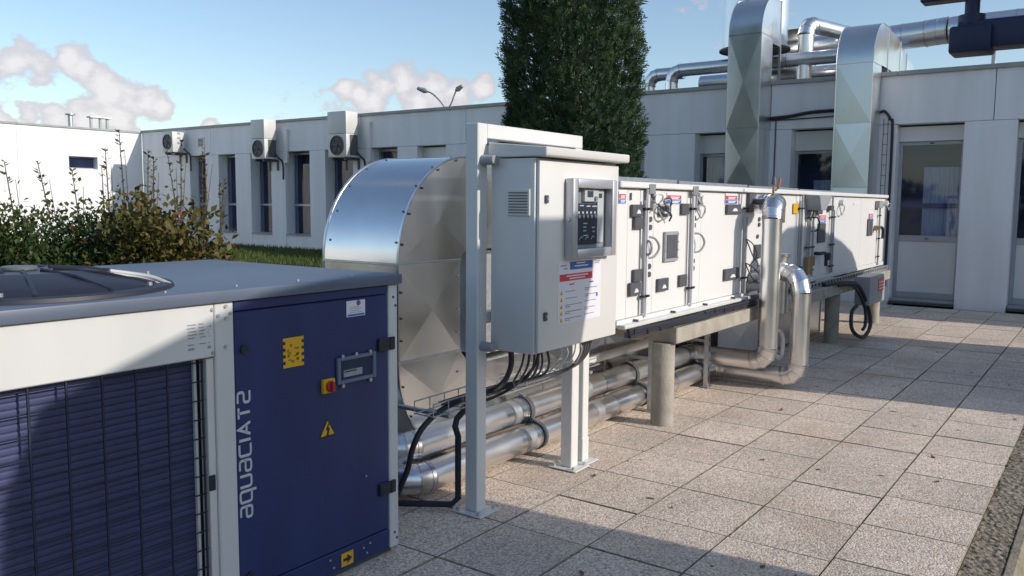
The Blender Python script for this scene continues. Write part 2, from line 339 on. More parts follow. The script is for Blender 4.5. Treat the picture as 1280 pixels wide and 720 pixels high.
# moss tufts in the joints
mb = B()
for _ in range(900):
    if random.random() < .6: x = random.uniform(2.5, 10); y = .5+TY*random.randrange(0, 5)+random.uniform(-.006, .006)
    else: x = 3.94+TX*random.randrange(-2, 10)+random.uniform(-.006, .006); y = random.uniform(.5, 2.6)
    if math.sin(x*3.1+y*5)+math.sin(x*1.3-y*2.2) < .5: continue
    r_ = random.uniform(.004, .011); 
    for q in range(3):
        t = random.uniform(0, 6.28); mb.add([(x+r_*math.cos(t), y+r_*math.sin(t), -.012), (x+r_*math.cos(t+2), y+r_*math.sin(t+2), -.012), (x+random.uniform(-1, 1)*r_, y+random.uniform(-1, 1)*r_, random.uniform(-.003, .006))], [(0, 1, 2)])
o = mb.build('moss', SHRUBG, smooth=False, fixn=False); o['kind'] = 'stuff'; o['label'] = 'thin green moss growing in the slab joints'

lvb = B()
for _ in range(46):
    x = random.uniform(2.9, 10.5); y = random.uniform(.36, 2.55); t_ = random.uniform(0, 6.28); L = random.uniform(.012, .03); c_, s_ = math.cos(t_)*L, math.sin(t_)*L
    lvb.add([(x-c_, y-s_, .003), (x-s_*.5, y+c_*.5, .004+random.uniform(0, .008)), (x+c_, y+s_, .005+random.uniform(0, .01)), (x+s_*.5, y-c_*.5, .004)], [(0, 1, 2), (0, 2, 3)])
o = lvb.build('dry_leaves', mat('dry brown leaf', (.16, .085, .04), .8, var=.4, scale=30), smooth=False, fixn=False); o['kind'] = 'stuff'; o['label'] = 'small dry leaves scattered over the paving'
# grass blades on the visible strip of lawn
N = 26000
gxv = rng.uniform(8, 15.1, N); gyv = rng.uniform(9.5, 25, N); hh = rng.uniform(.05, .12, N); an = rng.uniform(0, 6.28, N)
zz = np.array([lawn_z(0, y) for y in gyv]); dx = np.cos(an)*.012; dy = np.sin(an)*.012; lx = rng.uniform(-.04, .04, N); ly = rng.uniform(-.04, .04, N)
V = np.stack([np.stack([gxv-dx, gyv-dy, zz], 1), np.stack([gxv+dx, gyv+dy, zz], 1), np.stack([gxv+lx, gyv+ly, zz+hh], 1)], 1).reshape(-1, 3)
def mesh_np(name, V, F, material, parent=None):
    me = bpy.data.meshes.new(name); k = F.shape[1]
    me.vertices.add(len(V)); me.vertices.foreach_set('co', V.astype(np.float32).ravel())
    me.loops.add(F.size); me.loops.foreach_set('vertex_index', F.astype(np.int32).ravel())
    me.polygons.add(len(F)); me.polygons.foreach_set('loop_start', np.arange(0, F.size, k, dtype=np.int32)); me.polygons.foreach_set('loop_total', np.full(len(F), k, dtype=np.int32))
    me.update(calc_edges=True); me.materials.append(material)
    o = bpy.data.objects.new(name, me); COL.objects.link(o)
    if parent: o.parent = parent
    return o
o = mesh_np('grass', V, np.arange(3*N).reshape(-1, 3), GRASS); o['kind'] = 'stuff'; o['label'] = 'short green grass of the lawn before the building'

# ================================================================== MAIN BUILDING
WX = 15.2; TOP = 3.86; PB = 3.0
bld = thing('building', 'long white single-storey building with tall windows, at the back of the terrace', 'building', (WX, 6, 0))
ops = [  # y0, y1, sill z, kind
    (22.28, 23.09, .72, 'slim'), (20.85, 21.65, .72, 'slim'), (19.25, 20.15, .72, 'slim'), (17.65, 18.65, .72, 'slim'), (16.0, 17.04, .72, 'slim'),
    (14.45, 15.35, .72, 'slim'), (12.9, 13.8, .72, 'roller'), (11.2, 12.1, .72, 'roller'), (9.6, 10.5, .72, 'roller'), (7.75, 8.6, .9, 'roller'),
    (5.75, 6.69, .9, 'roller'), (4.0, 4.86, .9, 'roller'), (2.12, 3.12, .1, 'door'), (.4, 1.39, .1, 'door'), (-1.3, -.35, .9, 'roller')]
edges = []
prev = 25.64
RD = .34
for (y0, y1, sz, kind) in ops:
    bx('wall_panel', WHITE_WALL, bld, WX, WX+RD+.1, y1, prev, -.1, PB-.006, bevel=.006)
    if sz > .2: bx('wall_panel', WHITE_WALL, bld, WX+.012, WX+RD+.1, y0+.002, y1-.002, -.1, sz, bevel=.004)
    prev = y0
bx('wall_panel', WHITE_WALL, bld, WX, WX+RD+.1, -12, prev, -.1, PB-.006, bevel=.006)
# parapet panels with joints at pier centres
joints = [25.64, 22.0, 19.0, 15.7, 12.3, 9.0, 5.25, 1.72, -2, -5.5, -12]
for a, c in zip(joints[:-1], joints[1:]):
    bx('parapet_panel', WHITE_WALL, bld, WX+.001, WX+RD+.1, c+.006, a-.006, PB, TOP-.07, bevel=.004)
yy = 25.64
while yy > -12:
    y2 = max(-12, yy-2.5); bx('coping', COPING, bld, WX-.045, WX+.5, y2+.004, yy-.004, TOP-.07, TOP, bevel=.004); yy = y2
bx('flat_roof', mat('roof felt', (.12, .12, .125), .9), bld, WX+.46, WX+14, -12, 25.6, PB+.1, TOP-.14, bevel=0)
bx('core_wall', ROOM, bld, WX+RD+.45, WX+14, -12, 25.6, -.1, PB+.08, bevel=0)
def pane(par, x, y0, y1, z0, z1, mt=WINGLASS): return B().add([(x, y0, z0), (x, y0, z1), (x, y1, z1), (x, y1, z0)], [(0, 1, 2, 3)]).build('pane', mt, par, smooth=False)
def curtain(par, x, y0, y1, z0, z1):
    n_ = max(6, int((y1-y0)/.02)); A = [(x+.012*math.sin(i*1.9), y0+(y1-y0)*i/n_, z0) for i in range(n_+1)]
    return B().strip(A, [(p[0], p[1], z1) for p in A]).build('curtain', CURTAIN, par, fixn=False)
for idx, (y0, y1, sz, kind) in enumerate(ops):
    xf = WX+RD-.06
    if kind == 'slim':
        f = B(); ft = .045
        f.box(xf, xf+.05, y0, y0+ft, sz, 2.97).box(xf, xf+.05, y1-ft, y1, sz, 2.97).box(xf, xf+.05, y0+ft, y1-ft, sz, sz+ft).box(xf, xf+.05, y0+ft, y1-ft, 2.92, 2.97).box(xf, xf+.05, y0+ft, y1-ft, 1.52, 1.58)
        w = f.build('window', FRAMEA, bld, bevel=.003)
        pane(w, xf+.02, y0+ft+.001, y1-ft-.001, 1.581, 2.919); pane(w, xf+.02, y0+ft+.001, y1-ft-.001, sz+ft+.001, 1.519)
        if idx in (1, 3, 4, 2): bx('blind', TAN, w, xf+.0005, xf+.019, y0+ft+.003, y0+ft+.10+.03*(idx == 4)*3, sz+.06, 2.9 if idx != 3 else 2.55, bevel=0)
        bx('sill', COPING, w, WX-.03, xf-.002, y0+.004, y1-.004, sz+.001, sz+.035)
    elif kind == 'roller':
        f = B(); ft = .05
        f.box(xf, xf+.05, y0, y0+ft, sz, 2.62).box(xf, xf+.05, y1-ft, y1, sz, 2.62).box(xf, xf+.05, y0+ft, y1-ft, sz, sz+ft).box(xf, xf+.05, y0+ft, y1-ft, 2.57, 2.62)
        w = f.build('window', FRAMEA, bld, bevel=.003)
        bx('shutter_box', WHITE_PNL, w, xf-.05, xf+.05, y0+.002, y1-.002, 2.622, 2.968, bevel=.006)
        pane(w, xf+.02, y0+ft+.001, y1-ft-.001, sz+ft+.001, 2.569)
        curtain(w, xf+.1, y0+ft+.005, (y1-.1) if idx in (10, 9) else y0+ft+.5, sz+.02, 2.55 if idx in (10, 9) else 2.1)
        bx('sill', COPING, w, WX-.03, xf-.002, y0+.004, y1-.004, sz+.001, sz+.035)
    else:
        f = B(); ft = .06
        f.box(xf, xf+.06, y0, y0+ft, .1, 2.72).box(xf, xf+.06, y1-ft, y1, .1, 2.72).box(xf, xf+.06, y0+ft, y1-ft, 2.66, 2.72).box(xf, xf+.06, y0+ft, y1-ft, 1.06, 1.16).box(xf, xf+.06, y0+ft, y1-ft, .1, .2)
        w = f.build('door', FRAMEA, bld, bevel=.004)
        bx('shutter_box', WHITE_PNL, w, xf-.06, xf+.06, y0+.002, y1-.002, 2.722, 2.968, bevel=.006)
        bx('lower_panel', WHITE_PNL, w, xf+.015, xf+.04, y0+ft+.001, y1-ft-.001, .201, 1.059, bevel=.003)
        pane(w, xf+.025, y0+ft+.001, y1-ft-.001, 1.161, 2.659)
        curtain(w, xf+.14, y0+ft, y0+.62, .3, 2.3); bx('rail', ROOM, w, xf+.1, xf+.13, y0+.06, y1-.06, 1.62, 1.7, bevel=0)
        bx('latch', DARK, w, xf-.012, xf-.001, (y0+y1)/2-.03, (y0+y1)/2+.03, 2.68, 2.70); bx('latch', DARK, w, xf-.012, xf-.001, (y0+y1)/2-.03, (y0+y1)/2+.03, 1.10, 1.115)
        bx('threshold', DARKGREY, w, WX-.02, xf-.002, y0+.01, y1-.01, .02, .06); bx('threshold', COPING, w, WX+.03, xf-.002, y0+.01, y1-.01, .061, .1)
# wall vent
v = B().box(WX-.02, WX-.002, 22.31, 22.62, 3.24, 3.53).build('wall_vent', WHITE_PNL, bld, bevel=.003)
for k in range(6): bx('slat', DARK, v, WX-.028, WX-.021, 22.345, 22.585, 3.27+.04*k, 3.29+.04*k, bevel=0)
# low wing on the left, sunlit
WY = 25.65
wing = thing('building', 'sunlit plain white wing at the far left with a small dark window', 'building', (5, WY, 0))
xw = [-20, -11, -5, 1.5, 6.5, 11.4, 15.19]
for a, c in zip(xw[:-1], xw[1:]):
    if a == 11.4:
        bx('wall_panel', WHITE_WALL, wing, a+.006, 12.85, WY, WY+.4, -.1, TOP-.09); bx('wall_panel', WHITE_WALL, wing, 13.72, c, WY, WY+.4, -.1, TOP-.09)
        bx('wall_panel', WHITE_WALL, wing, 12.851, 13.719, WY, WY+.4, -.1, 2.58); bx('wall_panel', WHITE_WALL, wing, 12.851, 13.719, WY, WY+.4, 2.95, TOP-.09)
    else: bx('wall_panel', WHITE_WALL, wing, a+.006, c, WY, WY+.4, -.1, TOP-.09)
    bx('coping', COPING, wing, a+.004, c, WY-.04, WY+.45, TOP-.088, TOP-.03)
w = bx('window', FRAMEA, wing, 12.853, 13.717, WY+.18, WY+.24, 2.582, 2.948, bevel=0); bx('pane', GLASSD, w, 12.89, 13.68, WY+.165, WY+.178, 2.62, 2.91, bevel=0)
bx('flat_roof', MATS['roof felt'], wing, -20, 15.1, WY+.46, WY+12, 3.2, TOP-.14, bevel=0)
bx('core_wall', WHITE_WALL, wing, -20, 15.1, WY+.42, WY+12, -.1, 3.18, bevel=0)
bx('end_wall', WHITE_WALL, wing, -20.3, -20.01, WY, WY+12, -.1, TOP-.1)
# roof vent pipes on the wing
for k, (x, w_) in enumerate(((13.55, .13),)):
    t = thing('roof_vent', 'thin capped vent pipe on the roof of the white wing', 'vent', (x, WY+1.2, TOP-.14))
    B().cyl((x, WY+1.2, 3.7), (x, WY+1.2, 4.28), .07, 14).build('pipe', GALV, t); B().cyl((x, WY+1.2, 4.281), (x, WY+1.2, 4.32), .15, 14).build('cap', GALV, t)
t = thing('roof_vent', 'twin legged vent frame on the roof of the white wing', 'vent', (14.5, WY+1.2, TOP-.14))
for dx_ in (-.25, .05, .28): B().cyl((14.45+dx_, WY+1.2, 3.7), (14.45+dx_, WY+1.2, 4.25), .045, 10).build('pipe', GALV, t)
bx('cap', GALV, t, 14.12, 14.82, WY+1.08, WY+1.32, 4.251, 4.30)

# ------------------------------------------------------------------ AC condensers on the wall
def ac_unit(y0, y1, z0, z1, tall, label, yw):
    x0, x1 = 14.66, 15.05
    t = thing('air_conditioner', label, 'air conditioner', (14.86, (y0+y1)/2, z0), 'air conditioners on the white wall')
    zc = (z1-z0)*.5+z0+.02 if tall else z1
    cz = z0+(zc-z0)*.5; cy = (y0+y1)/2; rr = min((zc-z0), (y1-y0))*.42
    bx('casing', CREAM, t, x0, x1, y0, y1, z0, zc-.003, bevel=.015, seg=2)
    if tall: bx('upper_casing', CREAM, t, x0-.008, x1+.002, y0-.006, y1+.006, zc, z1, bevel=.012, seg=2)
    B().lathe((x0-.002, cy, cz), [(rr, .0), (rr, -.02), (rr*.93, -.024), (rr*.9, .0)], 28, 0).build('fan_ring', DARKGREY, t)
    B().lathe((x0-.004, cy, cz), [(rr*.88, 0), (.001, 0)], 28, 0).build('fan_opening', DARK, t)
    fb = B()
    for k in range(5):
        a = k*1.2566; c_, s_ = math.cos(a), math.sin(a); c2, s2 = math.cos(a+.7), math.sin(a+.7)
        fb.add([(x0-.012, cy+c_*rr*.15, cz+s_*rr*.15), (x0-.018, cy+c_*rr*.82, cz+s_*rr*.82), (x0-.006, cy+c2*rr*.82, cz+s2*rr*.82), (x0-.006, cy+c2*rr*.15, cz+s2*rr*.15)], [(0, 1, 2, 3)])
    fb.build('fan_blades', DARKGREY, t, fixn=False); B().cyl((x0-.005, cy, cz), (x0-.03, cy, cz), rr*.17, 14).build('fan_hub', DARKGREY, t)
    for k in range(7): B().cyl((x0-.034, cy-rr*.9*math.sqrt(max(.02, 1-((k-3)/3.6)**2)), cz+(k-3)*rr*.26), (x0-.034, cy+rr*.9*math.sqrt(max(.02, 1-((k-3)/3.6)**2)), cz+(k-3)*rr*.26), .004, 5).build('guard_wire', DARK, t)
    if tall: bx('dark_side_sheet', DARKGREY, t, x0+.12, x1-.01, y0-.007, y0-.001, z0+.05, zc-.03, bevel=0)  # flat dark sheet over the lower side face
    else:
        for k in range(3): bx('grip', GREYP, t, x0+.16, x0+.26, y0-.006, y0-.001, z0+.25+.14*k, z0+.31+.14*k, bevel=0)
    for yb in (y0+.08, y1-.14):
        B().box(x0+.03, WX-.004, yb, yb+.05, z0-.07, z0-.003).box(WX-.05, WX-.004, yb+.001, yb+.049, z0-.3, z0-.071).build('bracket', DARKGREY, t, bevel=.004)
    B().tube([(x1-.05, y0-.03, z0+.12), (x1+.03, y0-.08, z0+.02), (15.16, y0-.12, z0-.1), (15.17, y0-.12, z0-.55)], .022, 8, 6).build('pipe', DARK, t)
    if tall: bx('duct_cover', WHITE_PNL, t, WX-.075, WX-.003, y0-.34, y0-.2, z0-.1, z1-.25)
ac_unit(23.1, 23.64, 3.09, 3.7, False, 'small single-fan wall unit nearest the far inside corner', 0)
ac_unit(18.82, 19.38, 2.79, 3.84, True, 'two-part wall unit with round fan, middle one of the three on the wall', 0)
ac_unit(15.66, 16.32, 2.755, 3.885, True, 'streaked two-part wall unit nearest the shiny curved duct', 0)

# ================================================================== shiny ducts on the right wall
def riser(name, label, y0, y1, zt, zarc, xf=14.6, xb=15.19, tail=None):
    t = thing(name, label, 'air duct', ((xf+xb)/2, (y0+y1)/2, 0))
    xb2 = xb-.012
    seams = [.9, 1.95, 3.0, zarc]
    for a, c in zip(seams[:-1], seams[1:]):
        for q, (za, zb) in enumerate(((a, c),)):
            sheet(cross_panel((xf, y1, za), (xf, y0, za), (xf, y0, zb), (xf, y1, zb), .02), 'duct_panel', ALU_DULL, t)
            sheet(cross_panel((xf, y0, za), (xb2, y0, za), (xb2, y0, zb), (xf, y0, zb), .013), 'duct_panel', ALU_DULL, t)
            sheet(cross_panel((xb2, y1, za), (xf, y1, za), (xf, y1, zb), (xb2, y1, zb), .013), 'duct_panel', ALU_DULL, t)
        B().box(xf-.008, xb2, y0-.008, y1+.008, c-.006, c+.006).build('seam', ALU_SEAM, t, bevel=.002)
    for yc in (y0, y1):
        B().box(xf-.006, xf+.006, yc-.006, yc+.006, .9, zarc).build('corner_seam', ALU_SEAM, t, bevel=.002)
    # bend over the parapet
    rx = .62; rz = zt-zarc
    P = arc(xf+rx, zarc, rx, 180, 90, 14, rz); P = P+[(xf+rx+.35, zt)]
    B().strip([(x, y0, z) for x, z in P], [(x, y1, z) for x, z in P]).build('bend_sheet', ALU_DULL, t, fixn=False)
    zin = max(TOP+.12, zarc-.1)
    for yc in (y0, y1):
        c = (xf+rx*.75, yc+(.018 if yc == y1 else -.018), zarc+rz*.35)
        ring = [(x, yc, z) for x, z in P]+[(xf+rx+.35, yc, zin), (xb2, yc, zin), (xb2, yc, zarc), ]
        n_ = len(ring); b_ = B().add(ring+[c], [(i, (i+1) % n_, n_) for i in range(n_)]); sheet(b_, 'bend_cheek', ALU_DULL, t)
        B().tube([(x, yc, z) for x, z in P], .007, 6).build('corner_seam', ALU_SEAM, t)
    x_end = xf+rx+.35
    B().box(x_end-.015, x_end+.015, y0-.015, y1+.015, zin, zt+.012).build('seam', ALU_SEAM, t, bevel=.002)
    B().box(x_end-.014, x_end+.014, y0-.02, y0+.02, TOP-.13, zin).build('prop', GALV, t, bevel=.002)
    return t, x_end, zin
d1, xe, zi = riser('air_duct', 'taller wide shiny duct climbing the wall behind the white air handler', 5.25, 5.84, 5.32, 4.62)
# roof run of the first duct
def box_run(t, x0, x1, y0, y1, a0, a1, b0, b1, y0b=None, y1b=None):
    y0b = y0 if y0b is None else y0b; y1b = y1 if y1b is None else y1b
    A = [(x0, y0, a0), (x0, y1, a0), (x0, y1, a1), (x0, y0, a1)]; C = [(x1, y0b, b0), (x1, y1b, b0), (x1, y1b, b1), (x1, y0b, b1)]
    sheet(cross_panel(A[0], C[0], C[3], A[3], .015), 'duct_panel', ALU_DULL, t); sheet(cross_panel(C[1], A[1], A[2], C[2], .015), 'duct_panel', ALU_DULL, t)
    sheet(cross_panel(A[3], C[3], C[2], A[2], .015), 'duct_panel', ALU_DULL, t); sheet(cross_panel(C[0], A[0], A[1], C[1], .015), 'duct_panel', ALU_DULL, t)
    B().box(x1-.012, x1+.012, y0b-.012, y1b+.012, b0-.012, b1+.012).build('seam', ALU_SEAM, t, bevel=.002)
box_run(d1, 16.75, 17.6, 5.2, 5.8, 4.2, 5.05, 4.05, 4.6)
box_run(d1, 17.6, 18.9, 5.2, 5.8, 4.05, 4.6, 3.95, 4.4)
d2, xe, zi = riser('air_duct', 'lower shiny duct with curved top beside the black cable loop and door', 3.40, 3.97, 4.66, 3.96)
box_run(d2, xe, xe+.95, 3.40, 3.97, zi, 4.66, 3.96, 4.56)
box_run(d2, xe+.95, xe+1.5, 3.40, 3.97, 3.96, 4.56, 3.9, 4.42)
box_run(d2, xe+1.5, xe+2.6, 3.40, 3.97, 3.9, 4.42, 3.85, 4.2)
box_run(d2, xe+2.6, xe+4.4, 3.40, 3.97, 3.85, 4.2, 3.8, 4.12)
box_run(d2, xe+4.4, xe+7.4, 3.40, 3.97, 3.8, 4.12, 3.8, 4.12)
# roof fan drum behind the taller duct
t = thing('roof_fan', 'upright shiny drum on the roof behind the taller duct', 'roof fan', (16.1, 5.9, TOP-.14))
B().cyl((16.1, 5.92, 4.62), (16.1, 5.92, 5.7), .6, 40).build('drum', ALU_DULL, t); B().lathe((16.1, 5.92, 4.58), [(.66, 0), (.66, .03), (.605, .035), (.1, .036)], 40).build('rim', DARKGREY, t)
B().cyl((16.1, 5.9, 3.72), (16.1, 5.9, 4.5), .2, 20).build('stem', GALV, t)
def pipe_run(name, label, cat, pts_segments, r, mt=ALU_PIPE, n=20, group=None, bands=()):
    """pts_segments: list of ('section'|'elbow', [pts])"""
    p0 = pts_segments[0][1][0]
    t = thing(name, label, cat, p0, group)
    for kind, P in pts_segments:
        P = [Vector(p) for p in P]
        if kind == 'elbow':
            # lobster-back elbow: short mitred gores
            eb = B().tube(P, r*1.03, n).build('elbow', mt, t); eb.data.set_sharp_from_angle(angle=R(19))
            for q_ in P[1:-1]:
                k_ = P.index(q_); d = (P[k_+1]-P[k_-1]).normalized(); B().cyl(q_-d*.004, q_+d*.004, r*1.075, n).build('seam', ALU_SEAM, t)
            for e in (0, -1):
                d = (P[1]-P[0]) if e == 0 else (P[-1]-P[-2]); d.normalize()
                B().cyl(P[e]-d*.012, P[e]+d*.012, r*1.07, n).build('collar', ALU_SEAM, t)
        else:
            B().tube(P, r, n).build('section', mt, t)
            L = (P[-1]-P[0]).length; d = (P[-1]-P[0]).normalized(); k = int(L/1.05)
            for i in range(1, k+1):
                if L-i*1.05 < .2: break
                B().cyl(P[0]+d*(i*1.05-.01), P[0]+d*(i*1.05+.01), r*1.03, n).build('seam', ALU_SEAM, t)
    return t
X_, Y_, Z_ = Vector((1, 0, 0)), Vector((0, 1, 0)), Vector((0, 0, 1))
# upright round pipe with elbow between the ducts
e = elbow((15.8, 4.86, 4.92), Z_, -Y_+X_*0, .2); e2 = e
pipe_run('roof_pipe', 'upright round shiny pipe with elbow standing on the roof between the two ducts', 'pipe',
         [('section', [(15.8, 4.86, 3.72), (15.8, 4.86, 4.72)]), ('elbow', elbow((15.8, 4.86, 4.92), Z_, (X_*.96-Y_*.28).normalized(), .2)), ('section', [Vector((15.8, 4.86, 4.92))+(X_*.96-Y_*.28).normalized()*.2, Vector((15.8, 4.86, 4.92))+(X_*.96-Y_*.28).normalized()*2.0])], .14)
# big round duct lying along the roof, parallel with the wall
t = pipe_run('roof_pipe', 'thick round duct lying along the roof at top right', 'pipe', [('section', [(17.2, 5.6, 4.7), (17.2, 3.1, 4.79)]), ('elbow', [(17.2, 3.1, 4.79), (17.18, 2.9, 4.80), (17.15, 2.72, 4.80)]), ('section', [(17.15, 2.72, 4.80), (17.1, -4, 4.85)])], .23, n=28)
for yy in (4.4, 2.0, -.6): bx('saddle', GALV, t, 17.1, 17.25, yy-.03, yy+.03, 3.72, 4.58)
pipe_run('roof_pipe', 'middle pipe low on the roof behind the upright pipe', 'pipe', [('section', [(16.6, 7.2, 4.12), (16.6, 3.6, 4.12)])], .16)
pipe_run('roof_pipe', 'small thin pipe low on the roof between the ducts', 'pipe', [('section', [(16.25, 5.6, 4.36), (16.25, 3.9, 4.38)])], .06)
def goose(y, x, z, label, ylen):
    pipe_run('roof_pipe', label, 'pipe', [('section', [(x, y, 3.72), (x, y, z-.22)]), ('elbow', elbow((x, y, z), Z_, -Y_, .2)), ('section', [(x, y-.2, z), (x, y-ylen, z)])], .125)
goose(8.0, 15.85, 4.26, 'leftmost bent roof pipe just right of the conifer top', .75)
goose(7.45, 15.72, 4.29, 'bent roof pipe running behind the taller duct', 3.2)

# cables on the wall
tag(B().tube([(15.17, 3.18, .3), (15.17, 3.18, 2.8), (15.17, 3.22, 3.08), (15.17, 3.32, 3.22), (15.17, 3.385, 3.2)], .022, 8, 5).build('cable', RUBBER), 'black cable looping down the wall beside the white door', 'cable')
tray = thing('cable_tray', 'narrow upright wire tray on the wall behind the black cable loop', 'cable tray', (15.15, 3.29, .9))
for k in range(2): B().cyl((15.165, 3.25+.07*k, .7), (15.165, 3.25+.07*k, 3.1), .005, 6).build('wire', DARKGREY, tray)
for k in range(14): B().cyl((15.155, 3.24, .8+.17*k), (15.155, 3.33, .8+.17*k), .004, 6).build('wire', DARKGREY, tray)
tag(B().tube([(15.17, 5.24, 3.2), (15.17, 4.9, 3.22), (15.17, 4.5, 3.27), (15.17, 3.98, 3.28)], .03, 8, 4).build('cable', RUBBER), 'thick dark cable across the wall between the two ducts', 'cable')
tag(B().tube([(15.18, 5.24, 3.16), (15.18, 4.6, 3.17), (15.18, 3.98, 3.185)], .012, 6, 3).build('cable', DARKGREY), 'thin grey cable just below the thick one on the wall', 'cable')
tag(B().tube([(15.18, 5.14, 3.15), (15.18, 5.14, .5)], .012, 6).build('cable', DARKGREY), 'thin upright cable on the wall right of the taller duct', 'cable')

# ================================================================== lamp post behind the roof
t = thing('street_lamp', 'double armed street lamp showing above the roof left of the conifer', 'street lamp', (45, 38.1, -.4))
B().cyl((45, 38.1, -.4), (45, 38.1, 8.0), .11, 14, .07).build('pole', GALV, t)
for (pts, hd) in (([(45, 38.1, 7.9), (45, 38.7, 8.6), (45, 39.4, 9.15), (45, 39.9, 9.35)], [(45, 39.85, 9.33), (45, 40.75, 9.62)]), ([(45, 38.1, 7.9), (45, 37.7, 8.4), (45, 37.45, 8.9), (45, 37.25, 9.25)], [(45, 37.3, 9.22), (45, 36.7, 9.5)])):
    B().tube(pts, .055, 8, 5).build('arm', GALV, t)
    B().tube([hd[0], Vector(hd[0])*.7+Vector(hd[1])*.3, hd[1]], [.08, .19, .12], 10).build('lamp_head', GREYP, t)

# ================================================================== AIR HANDLER
AY = 2.75; AB = 4.15; AX0, AX1 = 5.02, 12.92; AZ0, AZ1 = .86, 1.775
ahu = thing('air_handler', 'long white air handling unit on a concrete frame with many inspection panels', 'air handling unit', ((AX0+AX1)/2, 3.4, AZ0))
bx('casing', WHITE_PNL, ahu, AX0, AX1, AY+.03, AB, AZ0-.02, AZ1-.012, bevel=0)
cols = [AX0, 5.17, 5.36, 5.43, 5.56, 6.14, 6.22, 6.42, 7.24, 7.41, 7.83, 8.86, 9.1, 9.42, 10.22, 11.55, 12.45, 12.62, AX1]
for a, c in zip(cols[:-1], cols[1:]):
    bx('side_panel', WHITE_PNL, ahu, a+.004, c-.004, AY+random.uniform(0, .006), AY+.028, AZ0, AZ1-.02, bevel=.004)
bx('top_rail', WHITE_PNL, ahu, AX0-.02, AX1+.02, AY-.035, AY+.06, AZ1-.012, AZ1+.03, bevel=.006)
bx('roof_cover', GALV, ahu, AX0, AX1, AY+.062, AB, AZ1-.01, AZ1+.012, bevel=0)
for a, c, h in ((4.95, 6.2, .055), (6.25, 7.75, .05), (7.8, 9.3, .045), (9.35, 10.9, .04)):
    bx('roof_panel', GALV, ahu, a, c, AY+.12, AB-.05, AZ1+.014, AZ1+.014+h, bevel=.004)
bx('bottom_rail', WHITE_PNL, ahu, AX0, AX1, AY-.012, AY+.06, AZ0-.05, AZ0-.003, bevel=.004)
bx('ledge', STEELW, ahu, AX0, 7.42, AY-.075, AY-.014, AZ0-.055, AZ0-.028, bevel=.005)
for k in range(4): bx('ledge_clip', DARKGREY, ahu, 5.25+.61*k, 5.265+.61*k, AY-.05, AY-.013, AZ0-.027, AZ0-.012, bevel=0)
bx('end_trim', ALU_SEAM, ahu, AX1-.03, AX1+.006, AY-.008, AY+.05, AZ0-.05, AZ1-.013, bevel=.002)
def on_front(name, mt, x0, x1, z0, z1, th=.012, y=AY, par=ahu, bevel=.003): return bx(name, mt, par, x0, x1, y-th, y-.0008, z0, z1, bevel=bevel)
def warn(x0, x1, z0, z1):
    p = on_front('warning_label', PAPER, x0, x1, z0, z1+.02, .003, bevel=0); zm = (z0+z1)/2
    bx('red_band', REDL, p, x0+.003, x1-.003, AY-.0042, AY-.0032, zm+.002, z1, bevel=0); bx('blue_band', BLUEL, p, x0+.003, x1-.003, AY-.0042, AY-.0032, z0+.003, zm-.002, bevel=0)
    for k, zz_ in enumerate((zm+(z1-zm)*.62, zm+(z1-zm)*.3, zm-(zm-z0)*.35, zm-(zm-z0)*.65)):
        bx('print_line', PAPER, p, x0+(x1-x0)*.22, x1-(x1-x0)*(.12+.1*(k % 2)), AY-.0054, AY-.0044, zz_-.0035, zz_+.0035, bevel=0)
for q in ((5.03, 5.13, 1.655, 1.72), (5.77, 6.02, 1.655, 1.72), (6.91, 7.18, 1.66, 1.73), (9.656, 9.94, 1.455, 1.54), (11.97, 12.2, 1.46, 1.545)): warn(*q)
for q in ((5.2, 5.355, 1.565, 1.65), (5.24, 5.365, 1.48, 1.562), (5.625, 5.81, 1.565, 1.64), (6.005, 6.135, 1.575, 1.66), (6.925, 7.235, 1.575, 1.655), (5.245, 5.36, 1.11, 1.197),
          (5.19, 5.345, 1.015, 1.107), (5.625, 5.80, 1.01, 1.105), (6.0, 6.13, 1.02, 1.109), (6.92, 7.235, 1.0, 1.10), (7.64, 7.79, 1.155, 1.285)):
    h = on_front('hinge_plate', DARKGREY, *q, .022)
    if q[0] not in (5.24, 5.245, 6.005, 6.0, 7.64): B().prism([(q[0]+(q[1]-q[0])*.3, q[2]+.022), (q[0]+(q[1]-q[0])*.7, q[2]+.022), (q[0]+(q[1]-q[0])*.62, q[2]+.045), (q[0]+(q[1]-q[0])*.45, q[2]+.05)], 1, AY-.028, AY-.0225).build('keyhole', PAPER, h)
hp = on_front('hinge_plate', DARKGREY, 7.415, 7.6, 1.585, 1.755, .03); B().cyl((7.52, AY-.03, 1.68), (7.46, AY-.2, 1.68), .028, 12).build('shaft', DARKGREY, hp)
# windows in the panels
vp = on_front('viewport', GREYP, 5.725, 5.955, 1.225, 1.45, .02); bx('pane', DARKGREY, vp, 5.75, 5.93, AY-.024, AY-.0205, 1.25, 1.425, bevel=0)
for i in range(4):
    for sx in (5.735, 5.945): B().cyl((sx, AY-.019, 1.25+.06*i), (sx, AY-.026, 1.25+.06*i), .006, 6).build('screw', GALV, vp)
on_front('viewport', DARKGREY, 9.64, 9.92, 1.235, 1.452, .015); on_front('viewport', DARKGREY, 11.9, 12.17, 1.25, 1.475, .015)
for x in (5.5, 6.27):
    for z in (1.545, 1.488, 1.206, 1.148): B().cyl((x, AY-.001, z), (x, AY-.012, z), .02, 10).build('bolt_cap', DARKGREY, ahu)
for x, z in ((7.75, 1.52), (7.75, 1.47), (7.72, 1.36)): B().cyl((x, AY-.001, z), (x, AY-.012, z), .02, 10).build('bolt_cap', DARKGREY, ahu)
